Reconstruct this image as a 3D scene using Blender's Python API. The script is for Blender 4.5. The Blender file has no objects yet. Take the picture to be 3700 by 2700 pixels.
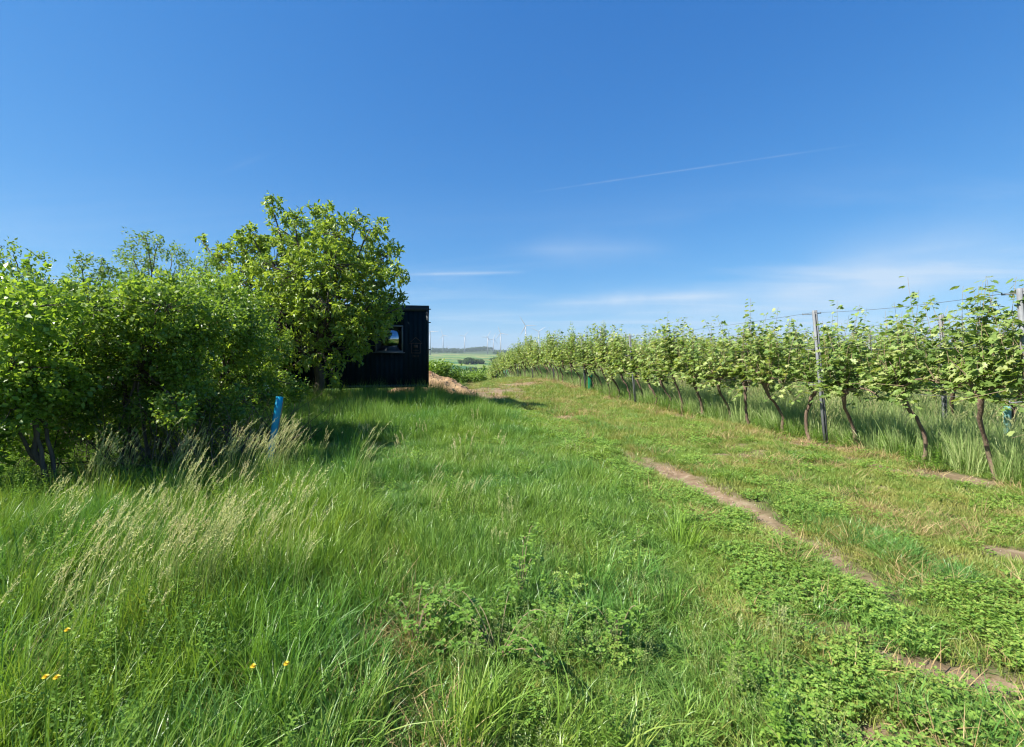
import bpy, math, random
import numpy as np
from math import radians, sin, cos, pi, atan2, hypot

# ============================================================ camera, world, sun
scene = bpy.context.scene
COL = scene.collection
F, PX0, HY, EYE = 1695.0, 1850.0, 1285.0, 1.6      # focal length / centre / horizon in photo pixels, eye height

cam_data = bpy.data.cameras.new("camera")
cam_data.sensor_width = 36.0
cam_data.lens = 36.0 * F / 3700.0
cam_data.shift_y = -(1350.0 - HY) / 3700.0
cam_data.clip_start = 0.05
cam_data.clip_end = 20000.0
cam = bpy.data.objects.new("camera", cam_data)
cam.location = (0, 0, EYE)
cam.rotation_euler = (radians(90), 0, 0)
COL.objects.link(cam)
scene.camera = cam

SUN_EL = radians(46)
SUN_DIR = np.array([-1.0, -0.32])                   # horizontal direction towards the sun (left, a little behind)
SUN_DIR = SUN_DIR / np.linalg.norm(SUN_DIR)
sun_data = bpy.data.lights.new("sun", 'SUN')
sun_data.energy = 5.0
sun_data.angle = radians(0.55)
sun_data.color = (1.0, 0.955, 0.87)
sun = bpy.data.objects.new("sun", sun_data)
from mathutils import Vector, Matrix, Euler
_sv = Vector((SUN_DIR[0] * cos(SUN_EL), SUN_DIR[1] * cos(SUN_EL), sin(SUN_EL)))
sun.rotation_euler = _sv.to_track_quat('Z', 'Y').to_euler()
COL.objects.link(sun)

def pix_dir(px, py):
    v = Vector(((px - PX0) / F, 1.0, -(py - HY) / F)); v.normalize(); return v

world = bpy.data.worlds.new("World")
scene.world = world
world.use_nodes = True
def build_world():
    nt = world.node_tree
    N, L = nt.nodes, nt.links
    N.clear()
    out = N.new('ShaderNodeOutputWorld')
    bg = N.new('ShaderNodeBackground'); bg.inputs[1].default_value = 0.096
    sky = N.new('ShaderNodeTexSky'); sky.sky_type = 'NISHITA'; sky.sun_disc = False
    sky.sun_elevation = SUN_EL
    sky.sun_rotation = atan2(SUN_DIR[0], SUN_DIR[1])
    sky.altitude = 200; sky.air_density = 1.0; sky.dust_density = 0.35; sky.ozone_density = 3.0
    def math_(op, a, b=None, c=None, clamp=False):
        n = N.new('ShaderNodeMath'); n.operation = op; n.use_clamp = clamp
        for i, v in enumerate((a, b, c)):
            if v is None: continue
            if isinstance(v, (int, float)): n.inputs[i].default_value = v
            else: L.new(v, n.inputs[i])
        return n.outputs[0]
    def dotv(vec_socket, v):
        n = N.new('ShaderNodeVectorMath'); n.operation = 'DOT_PRODUCT'
        L.new(vec_socket, n.inputs[0]); n.inputs[1].default_value = tuple(v); return n.outputs['Value']
    def rng(v, a, b, c=0.0, d=1.0, smooth=True):
        n = N.new('ShaderNodeMapRange'); n.interpolation_type = 'SMOOTHSTEP' if smooth else 'LINEAR'
        L.new(v, n.inputs[0])
        for i, q in enumerate((a, b, c, d)): n.inputs[i + 1].default_value = q
        return n.outputs[0]
    tc = N.new('ShaderNodeTexCoord'); D = tc.outputs['Generated']
    sep = N.new('ShaderNodeSeparateXYZ'); L.new(D, sep.inputs[0])
    X, Y, Z = sep.outputs
    zz = math_('ADD', math_('MAXIMUM', Z, 0.0), 0.045)
    u = math_('DIVIDE', X, zz); v = math_('DIVIDE', Y, zz)
    comb = N.new('ShaderNodeCombineXYZ'); L.new(u, comb.inputs[0]); L.new(v, comb.inputs[1])
    mp = N.new('ShaderNodeMapping'); L.new(comb.outputs[0], mp.inputs[0])
    mp.inputs['Rotation'].default_value = (0, 0, radians(-14)); mp.inputs['Scale'].default_value = (0.28, 0.62, 1)
    mp.inputs['Location'].default_value = (3.1, 0.6, 0)
    n1 = N.new('ShaderNodeTexNoise'); L.new(mp.outputs[0], n1.inputs[0])
    n1.inputs['Scale'].default_value = 1.0; n1.inputs['Detail'].default_value = 7; n1.inputs['Roughness'].default_value = 0.58
    n1.inputs['Distortion'].default_value = 0.7
    cirr = rng(n1.outputs[0], 0.42, 0.78)
    low = rng(Z, 0.36, 0.03)                       # more veil towards the horizon
    side = rng(X, -0.45, 0.75, 0.35, 1.0)
    m = math_('MULTIPLY', math_('MULTIPLY', cirr, low), side)
    # a few long streaks
    def streak(px0, py0, px1, py1, w, strength, fade=0.10, noise=3.0):
        a, b = pix_dir(px0, py0), pix_dir(px1, py1)
        nrm = a.cross(b).normalized()
        mid = (a + b).normalized(); tan = nrm.cross(mid).normalized()
        half = abs(math.asin(max(-1, min(1, b.dot(tan)))))
        dist = math_('ABSOLUTE', dotv(D, nrm))
        nz = N.new('ShaderNodeTexNoise'); L.new(D, nz.inputs[0]); nz.inputs['Scale'].default_value = noise
        nz.inputs['Detail'].default_value = 5; nz.inputs['Roughness'].default_value = 0.6
        wv = math_('MULTIPLY', nz.outputs[0], w * 2)
        prof = math_('SUBTRACT', 1.0, math_('DIVIDE', dist, wv), clamp=True)
        prof = math_('MULTIPLY', prof, prof)
        t = dotv(D, tan)
        e = math_('MULTIPLY', rng(t, -half - fade * 0.2, -half + fade), rng(t, half + fade * 0.2, half - fade))
        front = rng(dotv(D, mid), 0.2, 0.4)
        nz2 = N.new('ShaderNodeTexNoise'); L.new(D, nz2.inputs[0]); nz2.inputs['Scale'].default_value = noise * 3
        nz2.inputs['Detail'].default_value = 3
        return math_('MULTIPLY', math_('MULTIPLY', math_('MULTIPLY', prof, e), front),
                     math_('MULTIPLY', rng(nz2.outputs[0], 0.2, 0.7, 0.45, 1.0), strength))
    S = [streak(1880, 702, 3130, 518, 0.0034, 0.17, 0.18, 9),
         streak(1440, 993, 1900, 984, 0.0065, 0.42, 0.07, 5),
         streak(1880, 1105, 2700, 1062, 0.030, 0.75, 0.16, 4),
         streak(1500, 1150, 2350, 1120, 0.020, 0.25, 0.14, 4),
         streak(2650, 1055, 3900, 985, 0.050, 0.85, 0.24, 3.5),
         streak(2900, 960, 3900, 830, 0.095, 0.75, 0.24, 3),
         streak(1780, 900, 2450, 900, 0.055, 0.30, 0.2, 3),
         streak(2200, 1130, 3300, 1105, 0.040, 0.55, 0.15, 4),
         streak(760, 640, 1010, 540, 0.012, 0.06, 0.08, 5)]
    tot = math_('MULTIPLY', m, 0.70)
    for s in S: tot = math_('MAXIMUM', tot, s) if s is S[0] else math_('ADD', tot, s)
    tot = math_('MINIMUM', tot, 0.8)
    # film response of the sky light: one curve per channel over the whole sky
    sc_ = N.new('ShaderNodeSeparateColor'); L.new(sky.outputs[0], sc_.inputs[0])
    cc_ = N.new('ShaderNodeCombineColor')
    for i_, (a_, p_) in enumerate(((.213, 1.26), (.675, .79), (1.62, .50))):
        L.new(math_('MULTIPLY', math_('POWER', sc_.outputs[i_], p_), a_), cc_.inputs[i_])
    mix = N.new('ShaderNodeMix'); mix.data_type = 'RGBA'
    L.new(tot, mix.inputs['Factor']); L.new(cc_.outputs[0], mix.inputs['A'])
    mix.inputs['B'].default_value = (3.0, 3.6, 4.3, 1)
    L.new(mix.outputs['Result'], bg.inputs[0]); L.new(bg.outputs[0], out.inputs[0])
build_world()

scene.view_settings.view_transform = 'Standard'
scene.view_settings.look = 'None'
scene.view_settings.exposure = 1.2
scene.view_settings.gamma = 1.0
scene.view_settings.use_curve_mapping = False
scene.cycles.use_denoising = True
scene.cycles.denoiser = 'OPENIMAGEDENOISE'
scene.cycles.denoising_input_passes = 'RGB_ALBEDO_NORMAL'
scene.cycles.denoising_prefilter = 'ACCURATE'
scene.cycles.filter_width = 1.2
scene.cycles.max_bounces = 6
scene.cycles.diffuse_bounces = 3
scene.cycles.glossy_bounces = 2
scene.cycles.transmission_bounces = 3
scene.cycles.volume_bounces = 0

# ============================================================ helpers
rs = np.random.RandomState(7)
random.seed(7)

def tag(o, label=None, cat=None, group=None, kind=None):
    if label: o['label'] = label
    if cat: o['category'] = cat
    if group: o['group'] = group
    if kind: o['kind'] = kind
    return o

def link(name, me, mat=None, parent=None, loc=None, rot=None):
    o = bpy.data.objects.new(name, me)
    COL.objects.link(o)
    if mat is not None and not me.materials: me.materials.append(mat)
    if parent is not None: o.parent = parent
    if loc is not None: o.location = loc
    if rot is not None: o.rotation_euler = rot
    return o

def empty(name, loc=(0, 0, 0), rz=0.0):
    o = bpy.data.objects.new(name, None); COL.objects.link(o)
    o.empty_display_size = 0.2; o.location = loc; o.rotation_euler = (0, 0, rz)
    return o

def copy_tree(o):
    c = o.copy(); COL.objects.link(c)
    for ch in o.children:
        d = ch.copy(); COL.objects.link(d); d.parent = c
        for g in ch.children:
            e = g.copy(); COL.objects.link(e); e.parent = d
    return c

def mesh_np(name, V, polys, tone=None, smooth=False, cols=None):
    """V (n,3); polys: list of (m,k) index arrays; tone: (n,) float attribute"""
    me = bpy.data.meshes.new(name)
    V = np.asarray(V, dtype=np.float32)
    polys = [np.asarray(p, dtype=np.int32) for p in polys if len(p)]
    me.vertices.add(len(V)); me.vertices.foreach_set("co", V.ravel())
    nl = sum(p.size for p in polys); npol = sum(len(p) for p in polys)
    me.loops.add(nl); me.polygons.add(npol)
    me.loops.foreach_set("vertex_index", np.concatenate([p.ravel() for p in polys]))
    starts, s = [], 0
    for p in polys:
        starts.append(s + np.arange(len(p), dtype=np.int32) * p.shape[1]); s += p.size
    me.polygons.foreach_set("loop_start", np.concatenate(starts))
    if smooth: me.polygons.foreach_set("use_smooth", np.ones(npol, dtype=bool))
    me.update(calc_edges=True)
    if tone is not None:
        a = me.attributes.new("tone", 'FLOAT', 'POINT'); a.data.foreach_set("value", np.asarray(tone, dtype=np.float32))
    if cols is not None:
        for k, arr in cols.items():
            if arr.ndim == 1:
                a = me.attributes.new(k, 'FLOAT', 'POINT'); a.data.foreach_set("value", arr.astype(np.float32))
            else:
                a = me.attributes.new(k, 'FLOAT_COLOR', 'POINT')
                a.data.foreach_set("color", np.hstack([arr, np.ones((len(arr), 1))]).astype(np.float32).ravel())
    me.validate(verbose=False)
    return me

class Geo:
    """collects vertices and polygons of several shapes into ONE mesh"""
    def __init__(s): s.V, s.P, s.T, s.n = [], {}, [], 0
    def add(s, V, polys, tone=0.5):
        V = np.asarray(V, float).reshape(-1, 3)
        for p in polys:
            p = np.asarray(p)
            if len(p): s.P.setdefault(p.shape[1], []).append(p + s.n)
        s.V.append(V)
        s.T.append(np.broadcast_to(np.asarray(tone, float), (len(V),)).copy()); s.n += len(V)
    def mesh(s, name, smooth=False):
        return mesh_np(name, np.concatenate(s.V), [np.concatenate(v) for v in s.P.values()], np.concatenate(s.T), smooth)
    def box(s, c, size, R=None, tone=0.5):
        q = np.array([[x, y, z] for x in (-.5, .5) for y in (-.5, .5) for z in (-.5, .5)]) * np.asarray(size, float)
        if R is not None: q = q @ np.asarray(R).T
        f = [[0, 1, 3, 2], [4, 6, 7, 5], [0, 4, 5, 1], [2, 3, 7, 6], [0, 2, 6, 4], [1, 5, 7, 3]]
        s.add(q + np.asarray(c, float), [f], tone)
    def tube(s, pts, rad, sides=6, cap=True, tone=0.5, jit=0.0):
        pts = np.asarray(pts, float); n = len(pts)
        rad = np.broadcast_to(np.asarray(rad, float), (n,))
        tan = np.gradient(pts, axis=0); tan /= np.linalg.norm(tan, axis=1)[:, None] + 1e-9
        ref = np.array([0.31, 0.9, 0.12]) if abs(tan[0][1]) < 0.8 else np.array([0.95, 0.1, 0.2])
        a = np.cross(tan, ref); a /= np.linalg.norm(a, axis=1)[:, None] + 1e-9
        b = np.cross(tan, a)
        th = np.arange(sides) * 2 * pi / sides
        ring = (a[:, None, :] * np.cos(th)[None, :, None] + b[:, None, :] * np.sin(th)[None, :, None])
        r = rad[:, None, None] * (1 + (rs.uniform(-jit, jit, (n, sides, 1)) if jit else 0))
        V = (pts[:, None, :] + ring * r).reshape(-1, 3)
        i = np.arange(n - 1)[:, None] * sides; j = np.arange(sides)[None, :]; k = (j + 1) % sides
        Q = np.stack([i + j, i + k, i + k + sides, i + j + sides], -1).reshape(-1, 4)
        P = [Q]
        if cap: P += [np.arange(sides)[None, ::-1], (np.arange(sides) + (n - 1) * sides)[None, :]]
        s.add(V, P, tone)

def norm(a): return a / (np.linalg.norm(a, axis=-1, keepdims=True) + 1e-9)

def rand_dirs(n):
    return norm(rs.normal(size=(n, 3)))

LEAF = {   # x along the leaf, y across, z normal
 'simple': (np.array([[0, 0, 0], [.45, .5, .10], [1, 0, -.06], [.45, -.5, .10]]), [[0, 3, 2, 1]], None),
 'oval': (np.array([[0, 0, 0], [.28, .42, .07], [.7, .40, .05], [1, 0, -.12], [.7, -.40, .05], [.28, -.42, .07], [.5, 0, -.03]]),
          None, [[0, 6, 1], [1, 6, 2], [2, 6, 3], [3, 6, 4], [4, 6, 5], [5, 6, 0]]),
 'lobed': (np.array([[.12, 0, 0], [-.05, .30, .05], [.30, .52, .03], [.42, .34, .06], [.80, .42, -.04], [.72, .18, .03], [1.05, 0, -.10],
                     [.72, -.18, .03], [.80, -.42, -.04], [.42, -.34, .06], [.30, -.52, .03], [-.05, -.30, .05], [.45, 0, -.05]]),
           None, [[0, 12, 1], [1, 12, 2], [2, 12, 3], [3, 12, 4], [4, 12, 5], [5, 12, 6], [6, 12, 7], [7, 12, 8], [8, 12, 9], [9, 12, 10], [10, 12, 11], [11, 12, 0]]),
}
def leaves(geo, pos, axis, nrm, length, width, kind='simple', tone=None):
    T, q, t = LEAF[kind]
    n = len(pos)
    axis = norm(axis); b = norm(np.cross(nrm, axis)); c = np.cross(axis, b)
    length = np.broadcast_to(length, (n,)); width = np.broadcast_to(width, (n,))
    curl = rs.uniform(0.3, 2.0, n)
    V = (pos[:, None, :] + axis[:, None, :] * (T[None, :, 0:1] * length[:, None, None])
         + b[:, None, :] * (T[None, :, 1:2] * width[:, None, None])
         + c[:, None, :] * (T[None, :, 2:3] * (length * curl)[:, None, None]))
    k = len(T); off = (np.arange(n) * k)[:, None, None]
    P = [(np.asarray(f)[None] + off).reshape(-1, len(f[0])) for f in (q, t) if f is not None]
    if tone is None: tone = rs.uniform(0, 1, n)
    geo.add(V.reshape(-1, 3), P, np.repeat(tone, k))

# ---- 2-D value noise in numpy
_perm = rs.permutation(4096)
_val = rs.uniform(-1, 1, 4096)
def vnoise(x, y, s=1.0, seed=0):
    x = np.asarray(x, float) * s + seed * 17.31; y = np.asarray(y, float) * s - seed * 9.7
    xi = np.floor(x).astype(np.int64); yi = np.floor(y).astype(np.int64); fx, fy = x - xi, y - yi
    fx = fx * fx * (3 - 2 * fx); fy = fy * fy * (3 - 2 * fy)
    h = lambda a, b: _val[_perm[(_perm[a & 4095] + b) & 4095]]
    return (h(xi, yi) * (1 - fx) + h(xi + 1, yi) * fx) * (1 - fy) + (h(xi, yi + 1) * (1 - fx) + h(xi + 1, yi + 1) * fx) * fy
def fbm(x, y, s=1.0, o=4, seed=0):
    r, a, t = 0, 1.0, 0
    for i in range(o): r = r + a * vnoise(x, y, s * 2 ** i, seed + i); t += a; a *= 0.5
    return r / t
def sstep(a, b, x):
    t = np.clip((np.asarray(x, float) - a) / (b - a), 0, 1); return t * t * (3 - 2 * t)

# ============================================================ the lie of the land
RUT_Y = [-3, 0, 2.27, 3.85, 4.9, 6.7, 8.1, 12.6, 18.7, 24, 60]
RUT_X = [1.4, 2.0, 2.38, 2.61, 2.45, 2.17, 1.91, 1.1, -1.1, -2.5, -9]
def rut_x(y): return np.interp(y, RUT_Y, RUT_X)
ROW0, ROWS = 7.11, -0.175
ROW_L = hypot(1, ROWS)
def row_x(y, k=0): return ROW0 + k * 2.84 + ROWS * np.asarray(y, float)
FAR_D = [0, 60, 130, 220, 400, 700, 1000, 1500, 2000, 3000, 4500, 5400]
FAR_Z = [0, -6.0, -17, -26, -33, -32, -24, -10, 0.5, 13, 52, 50]
def gz(x, y):
    x = np.asarray(x, float); y = np.asarray(y, float)
    d = np.hypot(x, y) + 1e-6
    t = x / d
    c = np.interp(t, [-1, -.12, -.07, -.03, .10, .4, 1], [21, 21, 23, 29, 36, 48, 48])
    s = np.maximum(d - c, 0)
    fall = np.where(s < 36, 0.0031 * s * s, 0.0031 * 36 * 36 + 0.2232 * (s - 36))
    near = -fall - 0.10 * sstep(8, 16, d) + 0.22 * sstep(17, 27, d) * sstep(-.02, .10, t)
    hump = 14 * np.exp(-((t + 0.052) / .028) ** 2) * sstep(3200, 4300, d) + 6 * vnoise(t * 9, d * .0012, 1, 5) * sstep(1500, 4000, d)
    zf = np.interp(d, FAR_D, FAR_Z) - sstep(0.02, .25, t) * 24 * sstep(2500, 4500, d) + hump
    far = np.minimum(zf, 60)
    w = sstep(60, 150, d)
    z = near * (1 - w) + far * w
    z = np.where((w > 0) & (w < 1), np.maximum(near, far) * (1 - w) + far * w, z)
    z = z + 0.035 * fbm(x, y, 0.55, 3, 2) * (d < 120) + 0.012 * fbm(x, y, 4.0, 3, 9) * (d < 40)
    rx = rut_x(y); q = (x - rx) / 0.28
    z = z - 0.055 * np.exp(-q * q) * (d < 40) * (y > 0)
    q2 = (x - rx + 1.5) / 0.3
    z = z - 0.03 * np.exp(-q2 * q2) * (d < 40) * (y > 0)
    # sunk strip under the tall grass on the left
    z = z - 0.05 * sstep(-1.0, -2.2, x) * (d < 12)
    return z
def g1(x, y): return float(gz(np.array([x]), np.array([y]))[0])

PATCH = [  # bare soil patches: x, y, rx, ry, rotation, strength
 (-2.7, 8.8, 0.95, .17, 0.02, 1.0), (1.35, 12.7, 0.8, .45, -.2, 1.1), (-1.5, 19.3, 1.5, 1.3, 0.2, 1.6), (-.9, 22.5, 1.3, 1.9, .3, 1.6),
 (0.5, 26.5, 1.4, 1.6, 0.2, 1.1), (-0.6, 17.6, 1.4, .6, .1, .45), (2.36, 2.35, .36, .13, -.3, 1.1), (1.55, 1.95, .18, .10, 0, .9), (1.9, 2.75, .25, .05, -.2, .7),
 (5.4, 6.2, .6, .15, -1.3, .9), (6.3, 5.9, .5, .18, 0, .8), (5.1, 8.2, 1.1, .15, -1.4, .75), (2.1, 6.75, .30, .75, 0.2, 1.3),
]
def soil_mask(x, y):
    x = np.asarray(x, float); y = np.asarray(y, float)
    w = 0.15 + 0.06 * sstep(3, 4, y) * sstep(9, 8, y) + 0.05 * vnoise(y, y * 0, 0.9, 3)
    q = np.abs(x - rut_x(y) - 0.05 * vnoise(y, x * 0, 1.7, 6)) / w
    br = 0.55 + 0.6 * vnoise(x, y, 0.7, 11)
    br = np.maximum(br, (.62 + .38 * sstep(-.35, .1, vnoise(x, y, 1.9, 12))) * sstep(3.0, 3.6, y) * sstep(8.6, 7.6, y)) * sstep(27, 22, y)
    br = br * (1 - 0.45 * sstep(3.2, 2.9, y)) * (1 - .6 * sstep(8.0, 9.5, y) * sstep(12, 11, y))
    m = np.clip(1.35 - q, 0, 1) * np.clip(br, 0, 1)
    for (a, b, rx_, ry_, ro, st) in PATCH:
        dx, dy = x - a, y - b
        u = (dx * cos(ro) + dy * sin(ro)) / rx_; v = (-dx * sin(ro) + dy * cos(ro)) / ry_
        m = np.maximum(m, st * np.clip(1.5 - np.hypot(u, v) + 0.5 * vnoise(x, y, 2.5, 4), 0, 1))
    # crumbly bare spots in the short sward and along the foot of the vines
    strip = sstep(rut_x(y) + .5, rut_x(y) + 1.2, x) * (y < 40)
    m = np.maximum(m, strip * sstep(0.22, 0.5, fbm(x, y, 2.6, 4, 21)) * 0.85)
    rowd = np.abs(x - row_x(y) + .15)
    m = np.maximum(m, sstep(.5, .1, rowd) * sstep(-.15, .25, fbm(x, y, 1.1, 3, 31)) * .85 * (y < 60))
    return np.clip(m, 0, 1)

# ============================================================ materials
def nodes_of(name):
    m = bpy.data.materials.new(name); m.use_nodes = True
    nt = m.node_tree; nt.nodes.clear()
    out = nt.nodes.new('ShaderNodeOutputMaterial')
    return m, nt, nt.nodes, nt.links, out

def leaf_mat(name, cols, rough=0.45, trans=0.35, tcol=None, patch=None, patch_scale=0.6, rnd=0.35, spec=0.4, lush=None):
    """cols: dark -> light greens along the per-leaf 'tone'; patch: colour of drier patches of the place"""
    m, nt, N, L, out = nodes_of(name)
    at = N.new('ShaderNodeAttribute'); at.attribute_name = 'tone'
    oi = N.new('ShaderNodeObjectInfo')
    mx = N.new('ShaderNodeMix'); mx.data_type = 'FLOAT'; mx.inputs[0].default_value = rnd
    L.new(at.outputs['Fac'], mx.inputs[2]); L.new(oi.outputs['Random'], mx.inputs[3])
    cr = N.new('ShaderNodeValToRGB'); L.new(mx.outputs[0], cr.inputs[0])
    el = cr.color_ramp.elements
    for i, c in enumerate(cols):
        lum = .25 * c[0] + .65 * c[1] + .10 * c[2]; c = tuple(min(.9, (v + (lum - v) * .09) * k) for v, k in zip(c, (1.16, 1.07, .92)))
        p = i / (len(cols) - 1)
        if i == 0: e = el[0]; e.position = 0
        elif i == len(cols) - 1: e = el[-1]; e.position = 1
        else: e = el.new(p)
        e.color = (*c, 1)
    col = cr.outputs[0]
    if patch is not None:
        ge = N.new('ShaderNodeNewGeometry'); nz = N.new('ShaderNodeTexNoise'); L.new(ge.outputs['Position'], nz.inputs[0])
        nz.inputs['Scale'].default_value = patch_scale; nz.inputs['Detail'].default_value = 4; nz.inputs['Roughness'].default_value = .6
        mr = N.new('ShaderNodeMapRange'); L.new(nz.outputs[0], mr.inputs[0]); mr.inputs[1].default_value = .44; mr.inputs[2].default_value = .64
        mr.inputs[4].default_value = 0.8
        pm = N.new('ShaderNodeMix'); pm.data_type = 'RGBA'; L.new(mr.outputs[0], pm.inputs['Factor'])
        L.new(col, pm.inputs['A']); pm.inputs['B'].default_value = (*patch, 1); col = pm.outputs['Result']
    if lush is not None:
        nz = N.new('ShaderNodeTexNoise'); L.new(ge.outputs['Position'], nz.inputs[0]); nz.noise_dimensions = '4D'; nz.inputs['W'].default_value = 4.7
        nz.inputs['Scale'].default_value = patch_scale * .8; nz.inputs['Detail'].default_value = 3
        mr = N.new('ShaderNodeMapRange'); L.new(nz.outputs[0], mr.inputs[0]); mr.inputs[1].default_value = .46; mr.inputs[2].default_value = .62
        mr.inputs[4].default_value = 0.85
        pm = N.new('ShaderNodeMix'); pm.data_type = 'RGBA'; pm.blend_type = 'MULTIPLY'; L.new(mr.outputs[0], pm.inputs['Factor'])
        L.new(col, pm.inputs['A']); pm.inputs['B'].default_value = (*lush, 1); col = pm.outputs['Result']
    pr = N.new('ShaderNodeBsdfPrincipled'); L.new(col, pr.inputs['Base Color'])
    pr.inputs['Roughness'].default_value = rough; pr.inputs['Specular IOR Level'].default_value = spec
    tr = N.new('ShaderNodeBsdfTranslucent')
    tm = N.new('ShaderNodeMix'); tm.data_type = 'RGBA'; tm.blend_type = 'MULTIPLY'; tm.inputs['Factor'].default_value = 1
    L.new(col, tm.inputs['A']); tm.inputs['B'].default_value = (*(tcol or (1.5, 1.45, 0.7)), 1)
    L.new(tm.outputs['Result'], tr.inputs[0])
    ms = N.new('ShaderNodeMixShader'); ms.inputs[0].default_value = trans
    L.new(pr.outputs[0], ms.inputs[1]); L.new(tr.outputs[0], ms.inputs[2]); L.new(ms.outputs[0], out.inputs[0])
    return m

def plain_mat(name, c1, c2=None, rough=0.7, scale=8.0, metal=0.0, bump=0.0, bscale=40.0, spec=.4, stretch=None, obj=True):
    m, nt, N, L, out = nodes_of(name)
    pr = N.new('ShaderNodeBsdfPrincipled'); pr.inputs['Roughness'].default_value = rough; pr.inputs['Metallic'].default_value = metal
    pr.inputs['Specular IOR Level'].default_value = spec
    tc = N.new('ShaderNodeTexCoord'); mp = N.new('ShaderNodeMapping'); L.new(tc.outputs['Object'], mp.inputs[0])
    if stretch: mp.inputs['Scale'].default_value = stretch
    nz = N.new('ShaderNodeTexNoise'); L.new(mp.outputs[0], nz.inputs[0]); nz.inputs['Scale'].default_value = scale
    nz.inputs['Detail'].default_value = 6; nz.inputs['Roughness'].default_value = .6
    cr = N.new('ShaderNodeValToRGB'); L.new(nz.outputs[0], cr.inputs[0])
    cr.color_ramp.elements[0].position = .3; cr.color_ramp.elements[1].position = .7
    cr.color_ramp.elements[0].color = (*c1, 1); cr.color_ramp.elements[1].color = (*(c2 or c1), 1)
    L.new(cr.outputs[0], pr.inputs['Base Color'])
    if bump:
        nb = N.new('ShaderNodeTexNoise'); L.new(mp.outputs[0], nb.inputs[0]); nb.inputs['Scale'].default_value = bscale; nb.inputs['Detail'].default_value = 6
        bp = N.new('ShaderNodeBump'); bp.inputs['Strength'].default_value = bump; bp.inputs['Distance'].default_value = 0.02
        L.new(nb.outputs[0], bp.inputs['Height']); L.new(bp.outputs[0], pr.inputs['Normal'])
    L.new(pr.outputs[0], out.inputs[0])
    return m

M_LAWN = leaf_mat("short_grass_blades", [(.08, .17, .022), (.14, .26, .035), (.21, .31, .055), (.36, .34, .11)], .5, .3, patch=(.34, .31, .09), patch_scale=1.1)
M_MEADOW = leaf_mat("meadow_grass_blades", [(.045, .13, .022), (.10, .235, .035), (.15, .29, .045), (.25, .34, .08)], .38, .25, patch=(.22, .32, .045), patch_scale=.75, lush=(.62, .82, .9), rnd=.5)
M_TALL = leaf_mat("tall_grass_blades", [(.06, .15, .018), (.11, .24, .03), (.17, .30, .04), (.30, .35, .09)], .38, .28, patch=(.22, .33, .04), patch_scale=.9, lush=(.55, .82, 1.0), rnd=.5)
M_SEED = leaf_mat("seed_heads", [(.18, .29, .06), (.34, .44, .16), (.50, .54, .28), (.52, .46, .34)], .6, .35, tcol=(1.2, 1.15, .9))
M_PANI = leaf_mat("pale_panicles", [(.20, .30, .08), (.36, .42, .18)], .6, .35, tcol=(1.2, 1.15, .8))
M_DRY = leaf_mat("dry_straw", [(.13, .09, .035), (.27, .20, .09), (.44, .36, .19), (.30, .22, .09), (.17, .21, .05)], .7, .25, tcol=(1.2, 1.1, .8))
M_CLOVER = leaf_mat("clover_leaves", [(.07, .17, .02), (.12, .26, .03), (.19, .33, .045), (.27, .36, .07)], .5, .3)
M_HERB = leaf_mat("herb_leaves", [(.06, .16, .015), (.12, .26, .025), (.20, .34, .035)], .45, .38)
M_RYE = leaf_mat("rye_blades", [(.12, .22, .05), (.20, .32, .10), (.30, .42, .16), (.42, .46, .25)], .45, .3, tcol=(1.3, 1.35, .9))
M_BRAM = leaf_mat("bramble_leaves", [(.07, .18, .02), (.14, .29, .035), (.24, .40, .06)], .45, .35)
M_WALNUT = leaf_mat("walnut_leaves", [(.075, .15, .018), (.13, .23, .025), (.19, .30, .035), (.27, .38, .06)], .38, .44, spec=.55)
M_SHRUB = leaf_mat("shrub_leaves", [(.045, .115, .014), (.10, .205, .022), (.165, .29, .03), (.27, .39, .06)], .40, .44, rnd=.1, spec=.5)
M_SHRUB2 = leaf_mat("bright_shrub_leaves", [(.055, .135, .014), (.12, .24, .022), (.19, .33, .03), (.29, .42, .06)], .40, .45, rnd=.1, spec=.45)
M_FEATH = leaf_mat("feathery_leaves", [(.08, .17, .03), (.13, .24, .045), (.19, .31, .07)], .5, .40)
M_VINE = leaf_mat("vine_leaves", [(.07, .14, .03), (.13, .23, .05), (.21, .32, .08), (.38, .44, .21)], .45, .36, rnd=.18, spec=.5)
M_PETW = leaf_mat("white_blossom", [(.6, .6, .52), (.8, .8, .74)], .6, .3, tcol=(1, 1, 1))
M_PETY = leaf_mat("yellow_petals", [(.70, .55, .01), (.78, .66, .03)], .5, .3, tcol=(1, 1, .6))
M_FARLEAF = leaf_mat("distant_leaves", [(.03, .075, .02), (.055, .12, .03), (.085, .16, .04)], .6, .25)
M_VALLEY = leaf_mat("valley_leaves", [(.06, .14, .018), (.12, .23, .028), (.20, .32, .045)], .5, .35)
M_BARK = plain_mat("bark", (.05, .04, .03), (.13, .10, .075), .9, 14, bump=.6, bscale=30, stretch=(1, 1, .25))
M_VBARK = plain_mat("vine_bark", (.07, .045, .03), (.22, .15, .105), .95, 22, bump=.9, bscale=45, stretch=(1, 1, .18))
M_TWIG = plain_mat("twig_bark", (.05, .04, .028), (.15, .12, .085), .9, 20)
M_CANE = plain_mat("cane_bark", (.20, .14, .08), (.36, .27, .17), .85, 20)
M_STEEL = plain_mat("galvanised_steel", (.34, .35, .36), (.50, .51, .52), .42, 12, metal=.75, bump=.08)
M_WIRE = plain_mat("wire_steel", (.10, .10, .11), (.16, .16, .17), .5, 12, metal=.4)
M_WHITE = plain_mat("turbine_paint", (.36, .36, .37), (.42, .42, .42), .45, .2)
M_RED = plain_mat("turbine_red", (.5, .08, .06), (.55, .1, .08), .5, .2)

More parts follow.
